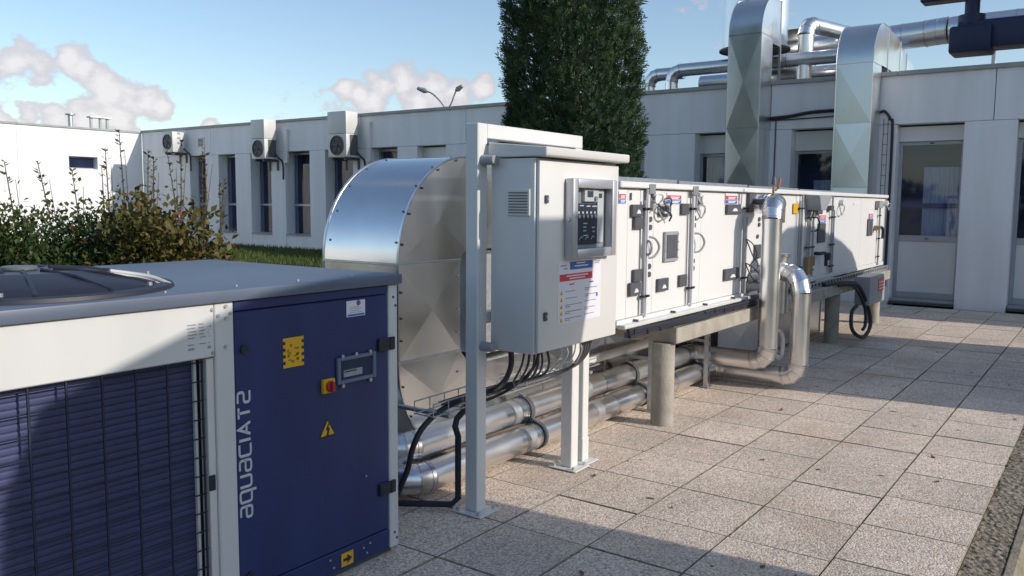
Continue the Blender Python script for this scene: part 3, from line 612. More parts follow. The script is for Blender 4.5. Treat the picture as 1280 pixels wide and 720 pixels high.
# conduits, clips
for x, z0, z1, mt in ((5.375, .88, 1.68, GREYP), (5.415, .85, 1.76, PAPER), (6.165, .88, 1.66, GREYP), (6.205, .85, 1.76, PAPER), (7.33, .86, 1.55, GALV), (7.37, .86, 1.55, GALV), (8.9, .9, 1.7, GREYP), (8.98, .9, 1.76, GREYP),
                      (9.2, .9, 1.58, GREYP), (9.27, .9, 1.58, GREYP), (9.4, .88, 1.6, GREYP), (10.12, .87, 1.76, GREYP), (10.2, .87, 1.6, GREYP), (12.5, .83, 1.7, GREYP)):
    c = B().cyl((x, AY-.025, z0), (x, AY-.025, z1), .012, 8).build('conduit', mt, ahu)
    for zc in ((1.62, 1.0) if x < 9 else (1.52, 1.2, .95)): bx('clip', DARK, c, x-.03, x+.03, AY-.042, AY-.012, zc-.008, zc+.008, bevel=0)
def loop(x, z, w, h, mt=DARKGREY, r=.009, name='grab_handle'):
    B().tube([(x, AY-.004, z+h/2), (x+w*.6, AY-.05, z+h*.44), (x+w, AY-.07, z), (x+w*.6, AY-.05, z-h*.44), (x, AY-.004, z-h/2)], r, 8, 5).build(name, mt, ahu)
loop(5.42, 1.345, .10, .15, GREYP); loop(5.42, 1.345, -.02, .1, GREYP); loop(6.23, 1.352, .10, .15, GREYP); loop(9.4, 1.45, .07, .16, DARK)
# coiled cables at the top
def coil(x, z, r_, mt, turns=2, yoff=.03):
    P = []
    for i in range(int(turns*14)+1):
        t_ = i/14*2*math.pi; P.append((x+r_*1.5*math.cos(t_)*(1+.12*math.sin(i*.7)), AY-yoff-.01*math.sin(i*.9)-.004*i/14, z+r_*math.sin(t_)*(1+.1*math.cos(i*.5))))
    B().tube(P, .0055, 6).build('cable_coil', mt, ahu)
coil(5.66, 1.6, .055, GREYP); coil(5.72, 1.66, .04, DARKGREY, 2); coil(6.33, 1.6, .05, GREYP); coil(6.32, 1.69, .03, CABLEW); coil(5.58, 1.69, .035, CABLEW); coil(10.5, 1.6, .06, CABLEW); coil(12.98, 1.64, .05, CABLEW); coil(9.25, 1.55, .05, DARKGREY)
for x in (5.5, 5.43, 6.25, 6.3): B().cyl((x, AY-.02, 1.6), (x, AY-.025, 1.745), .014, 8).build('gland', GREYP, ahu)
B().tube([(5.44, AY-.02, 1.74), (5.55, AY-.05, 1.64), (5.72, AY-.06, 1.58), (5.76, AY-.03, 1.53)], .007, 6, 6).build('cable', RUBBER, ahu)
for x in (5.52, 6.35, 10.5, 12.85): B().cyl((x, AY-.001, 1.69), (x, AY-.05, 1.69), .035, 14).build('cable_gland', WHITE_PNL, ahu)
for x in (5.45, 6.2): bx('rail_clamp', GALV, ahu, x-.04, x+.04, AY-.05, AY-.036, AZ1-.05, AZ1+.02)
# hood, levers, emergency switch, yellow plate
B().prism([(9.12, 1.78-.02), (9.6, 1.78-.02), (9.38, 1.6), (9.2, 1.6)], 1, AY-.16, AY-.002).build('hood', GREYP, ahu, bevel=.006)
on_front('warning_plate', YEL, 8.74, 8.9, 1.565, 1.672, .012); on_front('stop_switch', RED, 9.52, 9.66, 1.655, 1.735, .05); on_front('switch_box', DARKGREY, 9.5, 9.68, 1.555, 1.63, .04)
on_front('terminal_box', GREYP, 12.3, 12.5, 1.62, 1.72, .06); on_front('terminal_box', DARKGREY, 9.98, 10.1, 1.595, 1.65, .05)
B().tube([(9.57, AY-.002, 1.12), (9.57, AY-.06, 1.12), (9.76, AY-.07, 1.11), (9.78, AY-.07, .97)], .02, 8, 3).build('lever_handle', DARK, ahu); B().cyl((10.05, AY-.001, 1.065), (10.05, AY-.04, 1.065), .045, 12).build('knob', DARK, ahu)
B().cyl((12.3, AY-.002, 1.35), (12.3, AY-.08, 1.35), .035, 12).build('knob', BRASS, ahu); B().tube([(12.33, AY-.05, 1.36), (12.5, AY-.07, 1.34), (12.52, AY-.07, 1.2)], .02, 8, 3).build('lever_handle', DARK, ahu)
B().cyl((9.2, AY-.05, .92), (9.2, AY-.05, 1.1), .04, 10).build('valve', BRASS, ahu); B().cyl((9.35, AY-.04, 1.0), (9.35, AY-.04, 1.1), .03, 10).build('valve', COPPER, ahu)
bx('thermometer', BRASS, ahu, 8.32, 8.36, AY-.05, AY-.01, 1.48, 1.65); bx('thermometer', DARKGREY, ahu, 8.16, 8.34, AY-.03, AY-.002, 1.45, 1.48)
on_front('dark_slot', DARKGREY, 8.2, 8.3, 1.23, 1.46, .01)
bx('maker_plate', PAPER, ahu, 11.15, 11.45, AY-.004, AY-.001, 1.66, 1.69, bevel=0); bx('indicator', DARKGREY, ahu, 5.195, 5.21, AY-.006, AY-.001, 1.68, 1.73, bevel=0)
# valve cluster where the pipes enter
for (x, z, r_) in ((7.55, .98, .055), (7.62, 1.05, .05), (7.5, .9, .045)): B().cyl((x, AY-.002, z), (x+.03, AY-.16, z), r_, 14).build('pipe_stub', GREYP, ahu)
for k in range(4): B().tube([(7.36, AY-.03, 1.35-.22*(k > 1)), (7.4, AY-.08, 1.30-.1*k), (7.45+.05*k, AY-.1, 1.2-.1*k), (7.4, AY-.05, 1.1-.08*k)], .0055, 6, 4).build('cable', RUBBER, ahu)
B().tube([(7.5, AY-.1, .95), (7.65, AY-.14, 1.08), (7.85, AY-.12, 1.13), (7.9, AY-.02, 1.2)], .007, 6, 5).build('cable', CABLEW, ahu)
for k in range(5): B().cyl((7.42+.08*k, AY-.05, .84+.03*(k % 2)), (7.44+.08*k, AY-.13, .86+.04*(k % 3)), .028, 10).build('fitting', (GALV, PAPER, DARKGREY)[k % 3], ahu)

# cable tray with black cables under the unit
tr = thing('cable_tray', 'black cable tray strapped along the foot of the white air handler', 'cable tray', (7, 2.66, .78))
bx('trough', DARKGREY, tr, 5.0, 7.42, 2.642, 2.672, .752, .79, bevel=.003); 
for k in range(3): B().tube([(5.0+.4*i, 2.63+.012*math.sin(i*1.7+k), .765+.018*k+.004*math.sin(i+k)) for i in range(7)], .013, 7, 4).build('cable', RUBBER, tr)
for k in range(12): bx('strap', DARK, tr, 5.06+.2*k, 5.075+.2*k, 2.622, 2.641, .753, .812, bevel=0)
bx('rail', ALU_SEAM, tr, 5.0, 7.42, 2.60, 2.606, .748, .752, bevel=0)
tr2 = thing('cable_tray', 'slotted galvanised cable tray at the far foot of the air handler', 'cable tray', (11, 2.7, .8))
bx('flange', GALV, tr2, 8.6, 12.85, 2.66, 2.668, .80, .815, bevel=0); bx('flange', GALV, tr2, 8.6, 12.85, 2.66, 2.668, .752, .765, bevel=0)
for k in range(34): bx('rib', GALV, tr2, 8.65+.125*k, 8.70+.125*k, 2.661, 2.667, .766, .799, bevel=0)
B().tube([(8.6+.4*i, 2.69, .785+.005*math.sin(i)) for i in range(8)], .022, 8, 3).build('cable', RUBBER, tr2)

# ================================================================== CONCRETE FRAME
cf_ = thing('concrete_frame', 'weathered concrete beam on round columns carrying the white air handler', 'concrete support', (9.2, 2.8, 0))
bx('beam', CONC, cf_, 5.69, 12.75, 2.60, 2.86, .625, .748, bevel=.008)
bx('beam', CONC, cf_, 5.69, 5.95, 2.862, 4.2, .625, .747, bevel=.008); bx('beam', CONC, cf_, 12.49, 12.75, 2.862, 4.2, .625, .747, bevel=.008)
bx('beam', CONC, cf_, 5.952, 12.488, 3.94, 4.2, .625, .746, bevel=.008)
for x, y in ((5.72, 2.72), (10.43, 2.76), (12.92-.33, 2.77), (5.8, 4.05), (12.6, 4.05)):
    B().lathe((x, y, 0), [(.001, -.02), (.085, -.02), (.085, .62), (.083, .624), (.001, .624)], 24).build('column', CONC, cf_)
for x in (5.3, 6.6, 8.1, 9.6, 11.0, 12.3): bx('bearer', GALV, cf_, x, x+.1, 2.76, 4.1, .7485, AZ0-.0505) if x > 5.6 else None
jb = thing('junction_box', 'grey junction box with red label hung on the concrete beam by the far column', 'junction box', (11.2, 2.55, .6))
bx('case', GREYP, jb, 10.78, 11.58, 2.42, 2.597, .44, .79, bevel=.008); 
q = bx('label', mat('faded red label', (.5, .16, .17), .6), jb, 11.2, 11.52, 2.415, 2.4185, .58, .74, bevel=0); [bx('print_line', PAPER, q, 11.24, 11.48, 2.413, 2.4145, zz_, zz_+.012, bevel=0) for zz_ in (.61, .65, .69)]
tag(B().tube([(9.6, 2.64, .77), (10.1, 2.55, .77), (10.55, 2.5, .70), (10.85, 2.45, .42), (10.8, 2.4, .2), (10.45, 2.4, .1), (10.15, 2.45, .22), (10.3, 2.5, .4), (10.6, 2.52, .45)], .022, 10, 6).build('hose', RUBBER), 'black hose looping below the concrete beam at the far end', 'hose')
tag(B().tube([(10.0, 2.6, .74), (10.5, 2.53, .68), (10.78, 2.47, .42), (10.72, 2.44, .22), (10.6, 2.44, .17)], .019, 10, 6).build('hose', RUBBER), 'shorter black hose hanging inside the loop of the longer hose', 'hose')
st = thing('drain_stub', 'thin brass drain pipe on the beam right of the shiny pipe bend', 'pipe', (8.65, 2.58, .6))
B().cyl((8.62, 2.58, .66), (8.62, 2.58, .93), .018, 10).build('pipe', BRASS, st); B().cyl((8.62, 2.58, .62), (8.62, 2.58, .66), .03, 10).build('nut', BRASS, st); bx('bracket', DARKGREY, st, 8.3, 8.7, 2.56, 2.598, .6, .63)

# ================================================================== U-SHAPED DUCT
UD = thing('air_duct', 'big shiny duct bending down in a half round beside the blue unit', 'air duct', (4.1, 3.6, 0))
uy0, uy1 = 3.32, 3.94; L_ = 3.49; Rr = 4.05; zt = 1.935; z1 = 1.30; z2 = .73; zb = .055
Ptop = [(5.02, zt), (4.11, zt)]+arc(L_+.62, z1, .62, 90, 180, 16, zt-z1)[1:]
B().strip([(x, uy0, z) for x, z in Ptop], [(x, uy1, z) for x, z in Ptop]).build('bend_sheet', ALU, UD, fixn=False)
Pbot = arc(L_+.66, z2, .66, 180, 270, 16, z2-zb)+[(4.8, zb)]
B().strip([(x, uy0, z) for x, z in Pbot], [(x, uy1, z) for x, z in Pbot]).build('bend_sheet', ALU, UD, fixn=False)
B().strip([(L_, uy0, z1-.002), (L_, uy0, z2+.002)], [(L_, uy1, z1-.002), (L_, uy1, z2+.002)]).build('outer_sheet', ALU, UD, fixn=False)
B().strip([(Rr, uy0, z1), (Rr, uy0, z2-.1)], [(Rr, uy1, z1), (Rr, uy1, z2-.1)]).build('inner_sheet', ALU, UD, fixn=False)
B().strip([(Rr, uy0, 1.36), (5.02, uy0, 1.36)], [(Rr, uy1, 1.36), (5.02, uy1, 1.36)]).build('inner_sheet', ALU, UD, fixn=False)
for yc, s_ in ((uy0, -1), (uy1, 1)):
    a = [p for p in Ptop if p[0] <= 4.12][1:]
    ring = [(4.11, zt)]+a+[(Rr-.005, z1), (4.11, 1.36)]
    c = (3.84, yc+s_*.013, 1.55); n_ = len(ring)
    sheet(B().add([(x, yc, z) for x, z in ring]+[c], [(i, (i+1) % n_, n_) for i in range(n_)]), 'bend_cheek', ALU, UD)
    sheet(cross_panel((4.11, yc, 1.36), (5.02, yc, 1.36), (5.02, yc, zt), (4.11, yc, zt), -s_*.018), 'duct_panel', ALU, UD)
    sheet(cross_panel((L_, yc, z2), (Rr, yc, z2), (Rr, yc, z1), (L_, yc, z1), -s_*.017), 'duct_panel', ALU, UD)
    ring = [(x, z) for x, z in Pbot[:-1]]+[(4.15, .62), (Rr, z2)]; n_ = len(ring)
    sheet(B().add([(x, yc, z) for x, z in ring]+[(3.83, yc+s_*.013, .48)], [(i, (i+1) % n_, n_) for i in range(n_)]), 'bend_cheek', ALU, UD)
    B().tube([(x, yc, z) for x, z in Ptop], .008, 6).build('corner_seam', ALU_SEAM, UD); B().tube([(L_, yc, z1), (L_, yc, z2)]+[(x, yc, z) for x, z in Pbot[1:-1]], .008, 6).build('corner_seam', ALU_SEAM, UD)
    xs_ = [4.15, 5.0, 5.9, 6.75, 7.5]
    for a, c in zip(xs_[:-1], xs_[1:]):
        sheet(cross_panel((a, yc, zb), (c, yc, zb), (c, yc, .62), (a, yc, .62), -s_*.016), 'duct_panel', ALU, UD)
        B().box(c-.008, c+.008, yc-.008, yc+.008, zb, .62).build('seam', ALU_SEAM, UD, bevel=.002)
for z in (z1, z2):
    B().box(L_-.008, Rr+.006, uy0-.009, uy0+.009, z-.007, z+.007).build('seam', ALU_SEAM, UD, bevel=.002); B().box(L_-.009, L_+.009, uy0, uy1, z-.007, z+.007).build('seam', ALU_SEAM, UD, bevel=.002)
B().strip([(4.15, uy0, .62), (7.5, uy0, .62)], [(4.15, uy1, .62), (7.5, uy1, .62)]).build('top_sheet', ALU, UD, fixn=False)
rv = B()
for i in range(3, 18, 3): x, z = Ptop[min(i, len(Ptop)-1)]; rv.cyl((x-.001, uy0+.02, z), (x-.008, uy0+.02, z+.002), .006, 6)
for (x, z) in Ptop[3::3]+[(L_, 1.15), (L_, 1.0), (L_, .87)]+Pbot[2::3]: rv.cyl((x+.02, uy0-.012, z-.012), (x+.02, uy0-.001, z-.012), .007, 6); rv.cyl((x-.004, uy1-.05, z), (x+.01, uy1-.05, z-.002), .007, 6)
rv.build('rivets', DARKGREY, UD)
for z in (1.0, 1.2, .85, .6): B().cyl((Rr-.03, uy0-.012, z), (Rr-.03, uy0-.001, z), .008, 6).build('screw', GALV, UD)
bx('plenum', GALV, UD, 4.4, 5.0, 3.42, 4.08, .64, 1.34)
FD = thing('air_duct', 'low shiny duct lying on the slabs under the concrete beam', 'air duct', (9.4, 3.4, 0))
xs_ = [7.62, 8.75, 9.9, 11.0]
for a, c in zip(xs_[:-1], xs_[1:]): box_run(FD, a, c, 3.06, 3.75, .05, .58, .05, .58)
sheet(cross_panel((11.0, 3.06, .05), (11.0, 3.75, .05), (11.0, 3.75, .58), (11.0, 3.06, .58), .015), 'duct_panel', ALU, FD)

# ================================================================== CLAD PIPES
pr = .085
A0 = elbow((3.34, 3.19, .27), X_*0-Y_, X_, .16)
er = .125
tA = pipe_run('clad_pipe', 'upper shiny pipe from the blue unit rising as the tall upright at the handler', 'pipe', [
    ('section', [(3.34, 3.75, .27), (3.34, 3.19+er, .27)]), ('elbow', elbow((3.34, 3.19, .27), -Y_, X_, er)), ('section', [(3.34+er, 3.19, .27), (7.3-er, 3.19, .27)]),
    ('elbow', elbow((7.3, 3.19, .27), X_, -Y_, er)), ('section', [(7.3, 3.19-er, .27), (7.3, 2.47+er, .27)]), ('elbow', elbow((7.3, 2.47, .27), -Y_, Z_, er)),
    ('section', [(7.3, 2.47, .27+er), (7.3, 2.47, 1.66-er)]), ('elbow', elbow((7.3, 2.47, 1.66), Z_, (X_+Y_*.22).normalized(), er)), ('section', [Vector((7.3, 2.47, 1.66))+(X_+Y_*.22).normalized()*er, Vector((7.3, 2.47, 1.66))+(X_+Y_*.22).normalized()*.22]),
    ('elbow', elbow((7.58, 2.53, 1.66), (X_+Y_*.22).normalized(), Y_, .1)), ('section', [(7.58, 2.63, 1.66), (7.58, 2.745, 1.66)])], pr, n=24)
tB = pipe_run('clad_pipe', 'lower shiny pipe along the slabs ending in the shorter outer upright', 'pipe', [
    ('section', [(3.34, 3.7, .115), (3.34, 3.08+er, .115)]), ('elbow', elbow((3.34, 3.08, .115), -Y_, X_, er)), ('section', [(3.34+er, 3.08, .115), (7.52-er, 3.08, .115)]),
    ('elbow', elbow((7.52, 3.08, .115), X_, -Y_, er)), ('section', [(7.52, 3.08-er, .115), (7.52, 2.26+er, .115)]), ('elbow', elbow((7.52, 2.26, .115), -Y_, Z_, er)),
    ('section', [(7.52, 2.26, .115+er), (7.52, 2.26, 1.04-.16)]), ('elbow', elbow((7.52, 2.26, 1.04), Z_, (Y_+X_*.6).normalized(), .16)), ('section', [Vector((7.52, 2.26, 1.04))+(Y_+X_*.6).normalized()*.16, Vector((7.68, 2.527, 1.04))])], pr, n=24)
vb = thing('valve_housing', 'short upright clad valve cylinder between the two shiny uprights', 'valve', (7.72, 2.6, .6))
B().cyl((7.72, 2.53, .66), (7.72, 2.53, 1.18), .085, 22).build('body', ALU_PIPE, vb); B().cyl((7.72, 2.53, 1.181), (7.72, 2.53, 1.21), .1, 22).build('lid', ALU_SEAM, vb)
B().tube([(7.45, 2.52, .5), (7.55, 2.46, .52), (7.62, 2.44, .45), (7.62, 2.44, .32), (7.56, 2.44, .27), (7.5, 2.46, .3)], .018, 8, 5).build('drain_tube', STEELW, vb)
bx('fitting', PAPER, vb, 7.58, 7.7, 2.555, 2.595, .54, .66); B().cyl((7.46, 2.55, .3), (7.46, 2.55, .64), .02, 10).build('pipe', GALV, vb)
sv = thing('air_vent', 'small brass and copper air vent on top of the tall shiny upright', 'valve', (7.32, 2.44, 1.74))
B().cyl((7.3, 2.47, 1.73), (7.3, 2.47, 1.83), .012, 8).build('stem', BRASS, sv); B().cyl((7.3, 2.47, 1.83), (7.3, 2.47, 1.9), .024, 10, .015).build('body', DARKGREY, sv); B().cyl((7.36, 2.45, 1.80), (7.37, 2.44, 1.89), .014, 8).build('lever', COPPER, sv); B().tube([(7.3, 2.47, 1.8), (7.33, 2.46, 1.78), (7.36, 2.45, 1.80)], .008, 6).build('link', BRASS, sv)
# clamp bands on pipes and collar straps
for t_, y, z in ((tA, 3.19, .27), (tB, 3.08, .115)):
    for x in (4.55, 6.06, 7.3 if t_ is tA else 7.2):
        B().lathe((x, y, z), [(pr*1.02, -.02), (pr*1.12, -.02), (pr*1.12, .02), (pr*1.02, .02)], 24, 0).build('clamp', DARKGREY, t_)
        B().cyl((x, y-.02, z+pr*1.1), (x, y+.02, z+pr*1.25), .012, 8).build('bolt', GALV, t_)
    for x in (4.4, 5.3): B().lathe((x, y, z), [(pr*1.004, -.05), (pr*1.012, -.05), (pr*1.012, .05), (pr*1.004, .05)], 24, 0).build('tape', GALV, t_)
def strut(x, label):
    t = thing('pipe_support', label, 'support', (x, 2.96, 0), 'galvanised pipe supports')
    B().box(x-.022, x+.022, 2.945, 2.949, .012, .6).box(x-.022, x-.018, 2.9495, 2.985, .012, .6).box(x+.018, x+.022, 2.9495, 2.985, .012, .6).build('post', GALV, t)
    bx('foot', GALV, t, x-.05, x+.05, 2.92, 3.0, .0045, .0115); [bx('slot', DARK, t, x-.006, x+.006, 2.9438, 2.9448, .06+.09*k, .11+.09*k, bevel=0) for k in range(6)]
    for z in (.24, .42): B().box(x+.023, x+.05, 2.96, 3.3, z-.012, z+.012).build('arm', GALV, t) if z > .4 else None
strut(6.02, 'slotted galvanised post before the pipes, just left of the near concrete column'); strut(7.14, 'slotted galvanised post where the pipes turn outward, right of the near column')
# conduit line above pipes
tag(B().cyl((4.6, 3.24, .46), (6.6, 3.24, .46), .035, 14).build('pipe', STEELW), 'slim white pipe running level above the two clad pipes', 'pipe')

# ================================================================== SUPPORT FRAME OF THE CABINET
fr = thing('cabinet_stand', 'white steel goalpost frame carrying the control cabinet', 'frame', (3.9, 2.72, 0))
PX0, PX1 = 3.41, 3.49
B().box(PX0, PX1, 2.68, 2.76, .012, 2.06).build('post', STEELW, fr, bevel=.004)
B().box(PX1+.001, 4.44, 2.681, 2.759, 1.985, 2.06).build('top_bar', STEELW, fr, bevel=.004)
B().box(4.36, 4.44, 2.68, 2.76, .012, 1.984).build('post', STEELW, fr, bevel=.004)
bx('cross_bar', STEELW, fr, PX1+.001, 4.359, 2.685, 2.745, 1.02, 1.08)
for x in (3.45, 4.40): bx('base_plate', STEELW, fr, x-.085, x+.085, 2.62, 2.82, .0045, .0125, bevel=.002); [B().cyl((x+dx_, 2.72+dy_, .0126), (x+dx_, 2.72+dy_, .03), .01, 6).build('bolt', GALV, fr) for dx_ in (-.065, .065) for dy_ in (-.07, .07)]
fr2 = thing('support_post', 'separate white steel leg behind the right leg of the cabinet frame', 'post', (4.56, 2.74, 0))
B().box(4.525, 4.595, 2.70, 2.77, .012, 1.0).build('post', STEELW, fr2, bevel=.004); B().box(4.521, 4.599, 2.696, 2.774, .0121, .16).build('sleeve', STEELW, fr2, bevel=.003); bx('base_plate', STEELW, fr2, 4.48, 4.64, 2.64, 2.82, .0045, .0118)

# ================================================================== CONTROL CABINET
cx0, cx1, cy0, cy1, cz0, cz1 = 3.49, 4.32, 2.36, 2.655, .885, 1.88
cab = thing('control_cabinet', 'light grey electrical cabinet with glazed control window hung on the white frame', 'electrical cabinet', ((cx0+cx1)/2, cy1, cz0))
bx('casing', CREAM_CAB, cab, cx0, cx1, cy0+.022, cy1, cz0, cz1, bevel=.006, seg=2)
dr = bx('door', CREAM_CAB, cab, cx0+.012, cx1-.006, cy0, cy0+.019, cz0+.008, cz1-.01, bevel=.006, seg=2)
B().prism([(cy0-.055, cz1+.052), (cy0-.055, cz1+.012), (cy0-.045, cz1+.006), (cy1+.012, cz1+.006), (cy1+.012, cz1+.085)], 0, cx0-.012, cx1+.02).build('roof', CREAM_CAB, cab, bevel=.005)
vt = bx('vent_grille', CREAM_CAB, cab, cx0-.012, cx0-.0005, 2.405, 2.545, 1.59, 1.725, bevel=.003)
for k in range(8): B().box(cx0-.016, cx0-.0125, 2.417, 2.533, 1.603+.0143*k, 1.608+.0143*k).build('slat', DARKGREY, vt)
for z0, z1_ in ((1.655, 1.695), (1.055, 1.10)): q = bx('lock', DARKGREY, dr, 3.545, 3.572, cy0-.012, cy0-.0005, z0, z1_, bevel=.003); B().cyl((3.558, cy0-.0121, (z0+z1_)/2), (3.558, cy0-.016, (z0+z1_)/2), .007, 8).build('key_slot', GALV, q)
# viewing window
wx0, wx1, wz0, wz1 = 3.735, 4.2, 1.365, 1.785; wy = cy0-.001; wd = .055
vw = B().box(wx0, wx0+.05, wy-wd, wy, wz0, wz1).box(wx1-.05, wx1, wy-wd, wy, wz0, wz1).box(wx0+.0505, wx1-.0505, wy-wd, wy, wz0, wz0+.05).box(wx0+.0505, wx1-.0505, wy-wd, wy, wz1-.05, wz1).build('viewing_window', mat('pale alu frame', (.55, .55, .58), .35, .5), dr, bevel=.008, seg=2)
def onw(name, mt, x0, x1, z0, z1, y=.0, th=.006, par=dr): return bx(name, mt, par, x0, x1, wy-y-th, wy-y, z0, z1, bevel=.0015)
onw('mounting_plate', GREYP, wx0+.051, wx1-.051, wz0+.051, wz1-.051, 0, .003)
onw('controller', WHITE_PNL, 3.9, 4.045, 1.665, 1.73, .0035, .02); onw('display', SCREEN, 3.925, 3.985, 1.688, 1.722, .024, .002); onw('controller', WHITE_PNL, 4.05, 4.115, 1.44, 1.728, .0035, .012); onw('display', SCREEN, 4.06, 4.095, 1.685, 1.71, .016, .002)
B().cyl((4.01, wy-.0238, 1.682), (4.01, wy-.034, 1.682), .012, 12).build('knob', GREYP, dr)
kp = onw('control_panel', mat('dark panel film', (.035, .045, .075), .4), 3.83, 4.045, 1.435, 1.655, .0035, .012)
for i in range(5):
    B().cyl((3.85+.042*i, wy-.0158, 1.585), (3.85+.042*i, wy-.024, 1.585), .011, 10).build('push_button', GREYP, dr); bx('toggle', WHITE_PNL, dr, 3.842+.042*i, 3.858+.042*i, wy-.018, wy-.0159, 1.60, 1.612, bevel=0)
for i in range(3): B().tube([(3.85+.06*i, wy-.02, 1.46), (3.868+.06*i, wy-.024, 1.478), (3.886+.06*i, wy-.02, 1.47)], .005, 6, 3).build('knob', GREYP, dr)
for (x0, x1, z) in ((3.86, 3.9, 1.64), (3.93, 3.97, 1.637), (3.99, 4.04, 1.637), (3.9, 3.94, 1.545), (3.9, 3.93, 1.525), (3.99, 4.02, 1.522), (3.9, 3.93, 1.505), (4.0, 4.02, 1.5), (3.9, 3.95, 1.48)):
    bx('print_line', PAPER, dr, x0, x1, wy-.0168, wy-.0159, z, z+.006, bevel=0)
pn = B().add([(wx0+.045, wy-wd+.014, wz0+.045), (wx1-.045, wy-wd+.014, wz0+.045), (wx1-.045, wy-wd+.014, wz1-.045), (wx0+.045, wy-wd+.014, wz1-.045)], [(0, 1, 2, 3)]).build('pane', CLEAR, dr)
B().cyl((wx0+.004, wy-wd*.5, 1.572), (wx0-.012, wy-wd*.5, 1.572), .012, 10).build('window_latch', GALV, dr)
# notice sheet
nt = thing('notice', 'white safety notice with blue and red headings stuck on the cabinet door', 'notice', (3.91, cy0, 1.01))
def onn(name, mt, x0, x1, z0, z1, k=1): return bx(name, mt, nt, x0, x1, cy0-.0012-.0008*k-.0006, cy0-.0012-.0008*k, z0, z1, bevel=0)
bx('sheet', PAPER, nt, 3.68, 4.125, cy0-.0016, cy0-.0003, 1.02, 1.352, bevel=0)
onn('heading_band', BLUEL, 3.795, 4.03, 1.303, 1.345); onn('heading_band', REDL, 3.695, 4.03, 1.245, 1.282)
for (x0, x1, z, mt) in ((3.84, 3.98, 1.318, PAPER), (3.86, 3.95, 1.333, PAPER), (3.76, 3.98, 1.268, PAPER), (3.79, 3.95, 1.254, PAPER), (3.70, 3.76, 1.325, INK), (3.73, 3.77, 1.308, INK), (4.06, 4.11, 1.335, INK), (4.06, 4.1, 1.325, INK)): onn('print_line', mt, x0, x1, z, z+.006, 2)
onn('print_line', REDL, 3.79, 3.84, 1.222, 1.229, 2); onn('print_line', BLUEL, 4.0, 4.04, 1.222, 1.229, 2); onn('pictogram', BLUEL, 4.075, 4.09, 1.14, 1.16, 2)
for k in range(5):
    z = 1.185-.036*k
    B().add([(3.70, cy0-.0034, z-.011), (3.725, cy0-.0034, z-.011), (3.7125, cy0-.0034, z+.012)], [(0, 1, 2)]).build('warning_triangle', YEL, nt, smooth=False)
    onn('print_line', INK, 3.75, 3.75+(.10, .12, .17, .17, .17)[k], z+.002, z+.006, 2); onn('print_line', INK, 3.95, 4.09-(.01*k), z+.008, z+.012, 2)
    if k > 1: onn('print_line', INK, 3.75, 3.80, z-.008, z-.004, 2)
    if k in (0, 1, 3): onn('print_line', INK, 3.95, 3.99, z-.002, z+.002, 2)
for z in (1.872, .905):
    B().cyl((3.45, 2.679, z), (3.45, 2.60, z), .028, 16, .024).build('cabinet_mount', GREYP, fr, bevel=.003); bx('mount_arm', GREYP, fr, 3.45, cx0-.001, 2.62, 2.65, z-.015, z+.015)
bx('side_tag', DARKGREY, fr, 3.4905, 3.497, 2.69, 2.74, 1.3, 1.36)

# cables under the cabinet
def cable(pts, r, mt, label, k=6): return tag(B().tube(pts, r, 8, k).build('cable', mt), label, 'cable')
cable([(3.53, 2.55, .89), (3.56, 2.57, .80), (3.60, 2.64, .70), (3.66, 2.76, .625), (3.60, 2.82, .60), (3.47, 2.84, .588), (3.32, 2.86, .555), (3.205, 2.88, .485), (3.153, 2.9, .387), (3.14, 2.93, .26), (3.12, 3.0, .1)], .0155, RUBBER, 'thick black cable arching from the cabinet down to the pipe ends')
lab = ['first thin black cable dropping left of the dark bunch under the cabinet', 'black cable at the left of the dense bunch under the cabinet', 'black cable inside the bunch, second from its left edge', 'black cable in the middle of the bunch under the cabinet', 'black cable at the right of the dense bunch under the cabinet', 'separate black cable bowing right of the bunch under the cabinet', 'slack black cable end lying below the bunch in the wire tray']
st_ = [(3.615, 2.52), (3.632, 2.5), (3.645, 2.48), (3.652, 2.465), (3.668, 2.455), (3.70, 2.44), (3.69, 2.47)]
for k, (x, y) in enumerate(st_):
    w = .012*(k-3); xe = 3.42-.05*(k % 3)
    if k == 6: cable([(x, y, .89), (x+.05, y+.08, .76), (x+.09, 2.68, .65), (x+.06, 2.76, .59), (x-.02, 2.79, .567), (x-.10, 2.80, .56)], .0085, RUBBER, lab[k]); continue
    cable([(x, y, .89), (x+.05+w, y+.03, .79), (x+.13+w*1.3, y+.13, .69+w*.3), (3.80+w, 2.70+.006*k, .635+.002*k), (3.70, 2.79+.005*k, .603+.004*k), (xe, 2.835+.006*k, .585+.003*k)], .006+.001*(k % 2), RUBBER, lab[k])
lw = ['pale cable at left of the light bunch under the cabinet', 'pale cable in the middle of the light bunch under the cabinet', 'pale curled cable near the right leg of the frame', 'pale cable hanging lowest by the right leg of the frame']
for k in range(4):
    x = 3.86+.075*k
    cable([(x, 2.45+.03*(k % 2), .89), (x+.03, 2.47, .82), (x+.08, 2.54, .76-.012*k), (x+.16, 2.62, .72), (x+.2, 2.7, .66)], .0045, CABLEW, lw[k])
ld = ['grey cable rising from the wire tray to the cabinet corner by the right leg', 'second grey cable rising to the cabinet corner by the right leg', 'third grey cable rising to the cabinet corner by the right leg', 'lowest grey cable rising to the cabinet corner by the right leg']
for k in range(4): cable([(4.16+.03*k, 2.49, .89), (4.21+.025*k, 2.53, .78), (4.29+.01*k, 2.64, .675), (4.24, 2.75+.01*k, .607), (4.09, 2.80+.01*k, .585), (3.9, 2.83+.012*k, .58), (3.6, 2.85+.012*k, .575)], .011, DARKGREY, ld[k])
bk = thing('wire_tray', 'open wire basket tray carrying cables behind the cabinet posts', 'cable tray', (4.1, 2.9, .57))
for y in (2.80, 2.86, 2.93):
    B().cyl((3.2, y, .555), (4.9, y, .575), .004, 6).build('wire', GALV, bk)
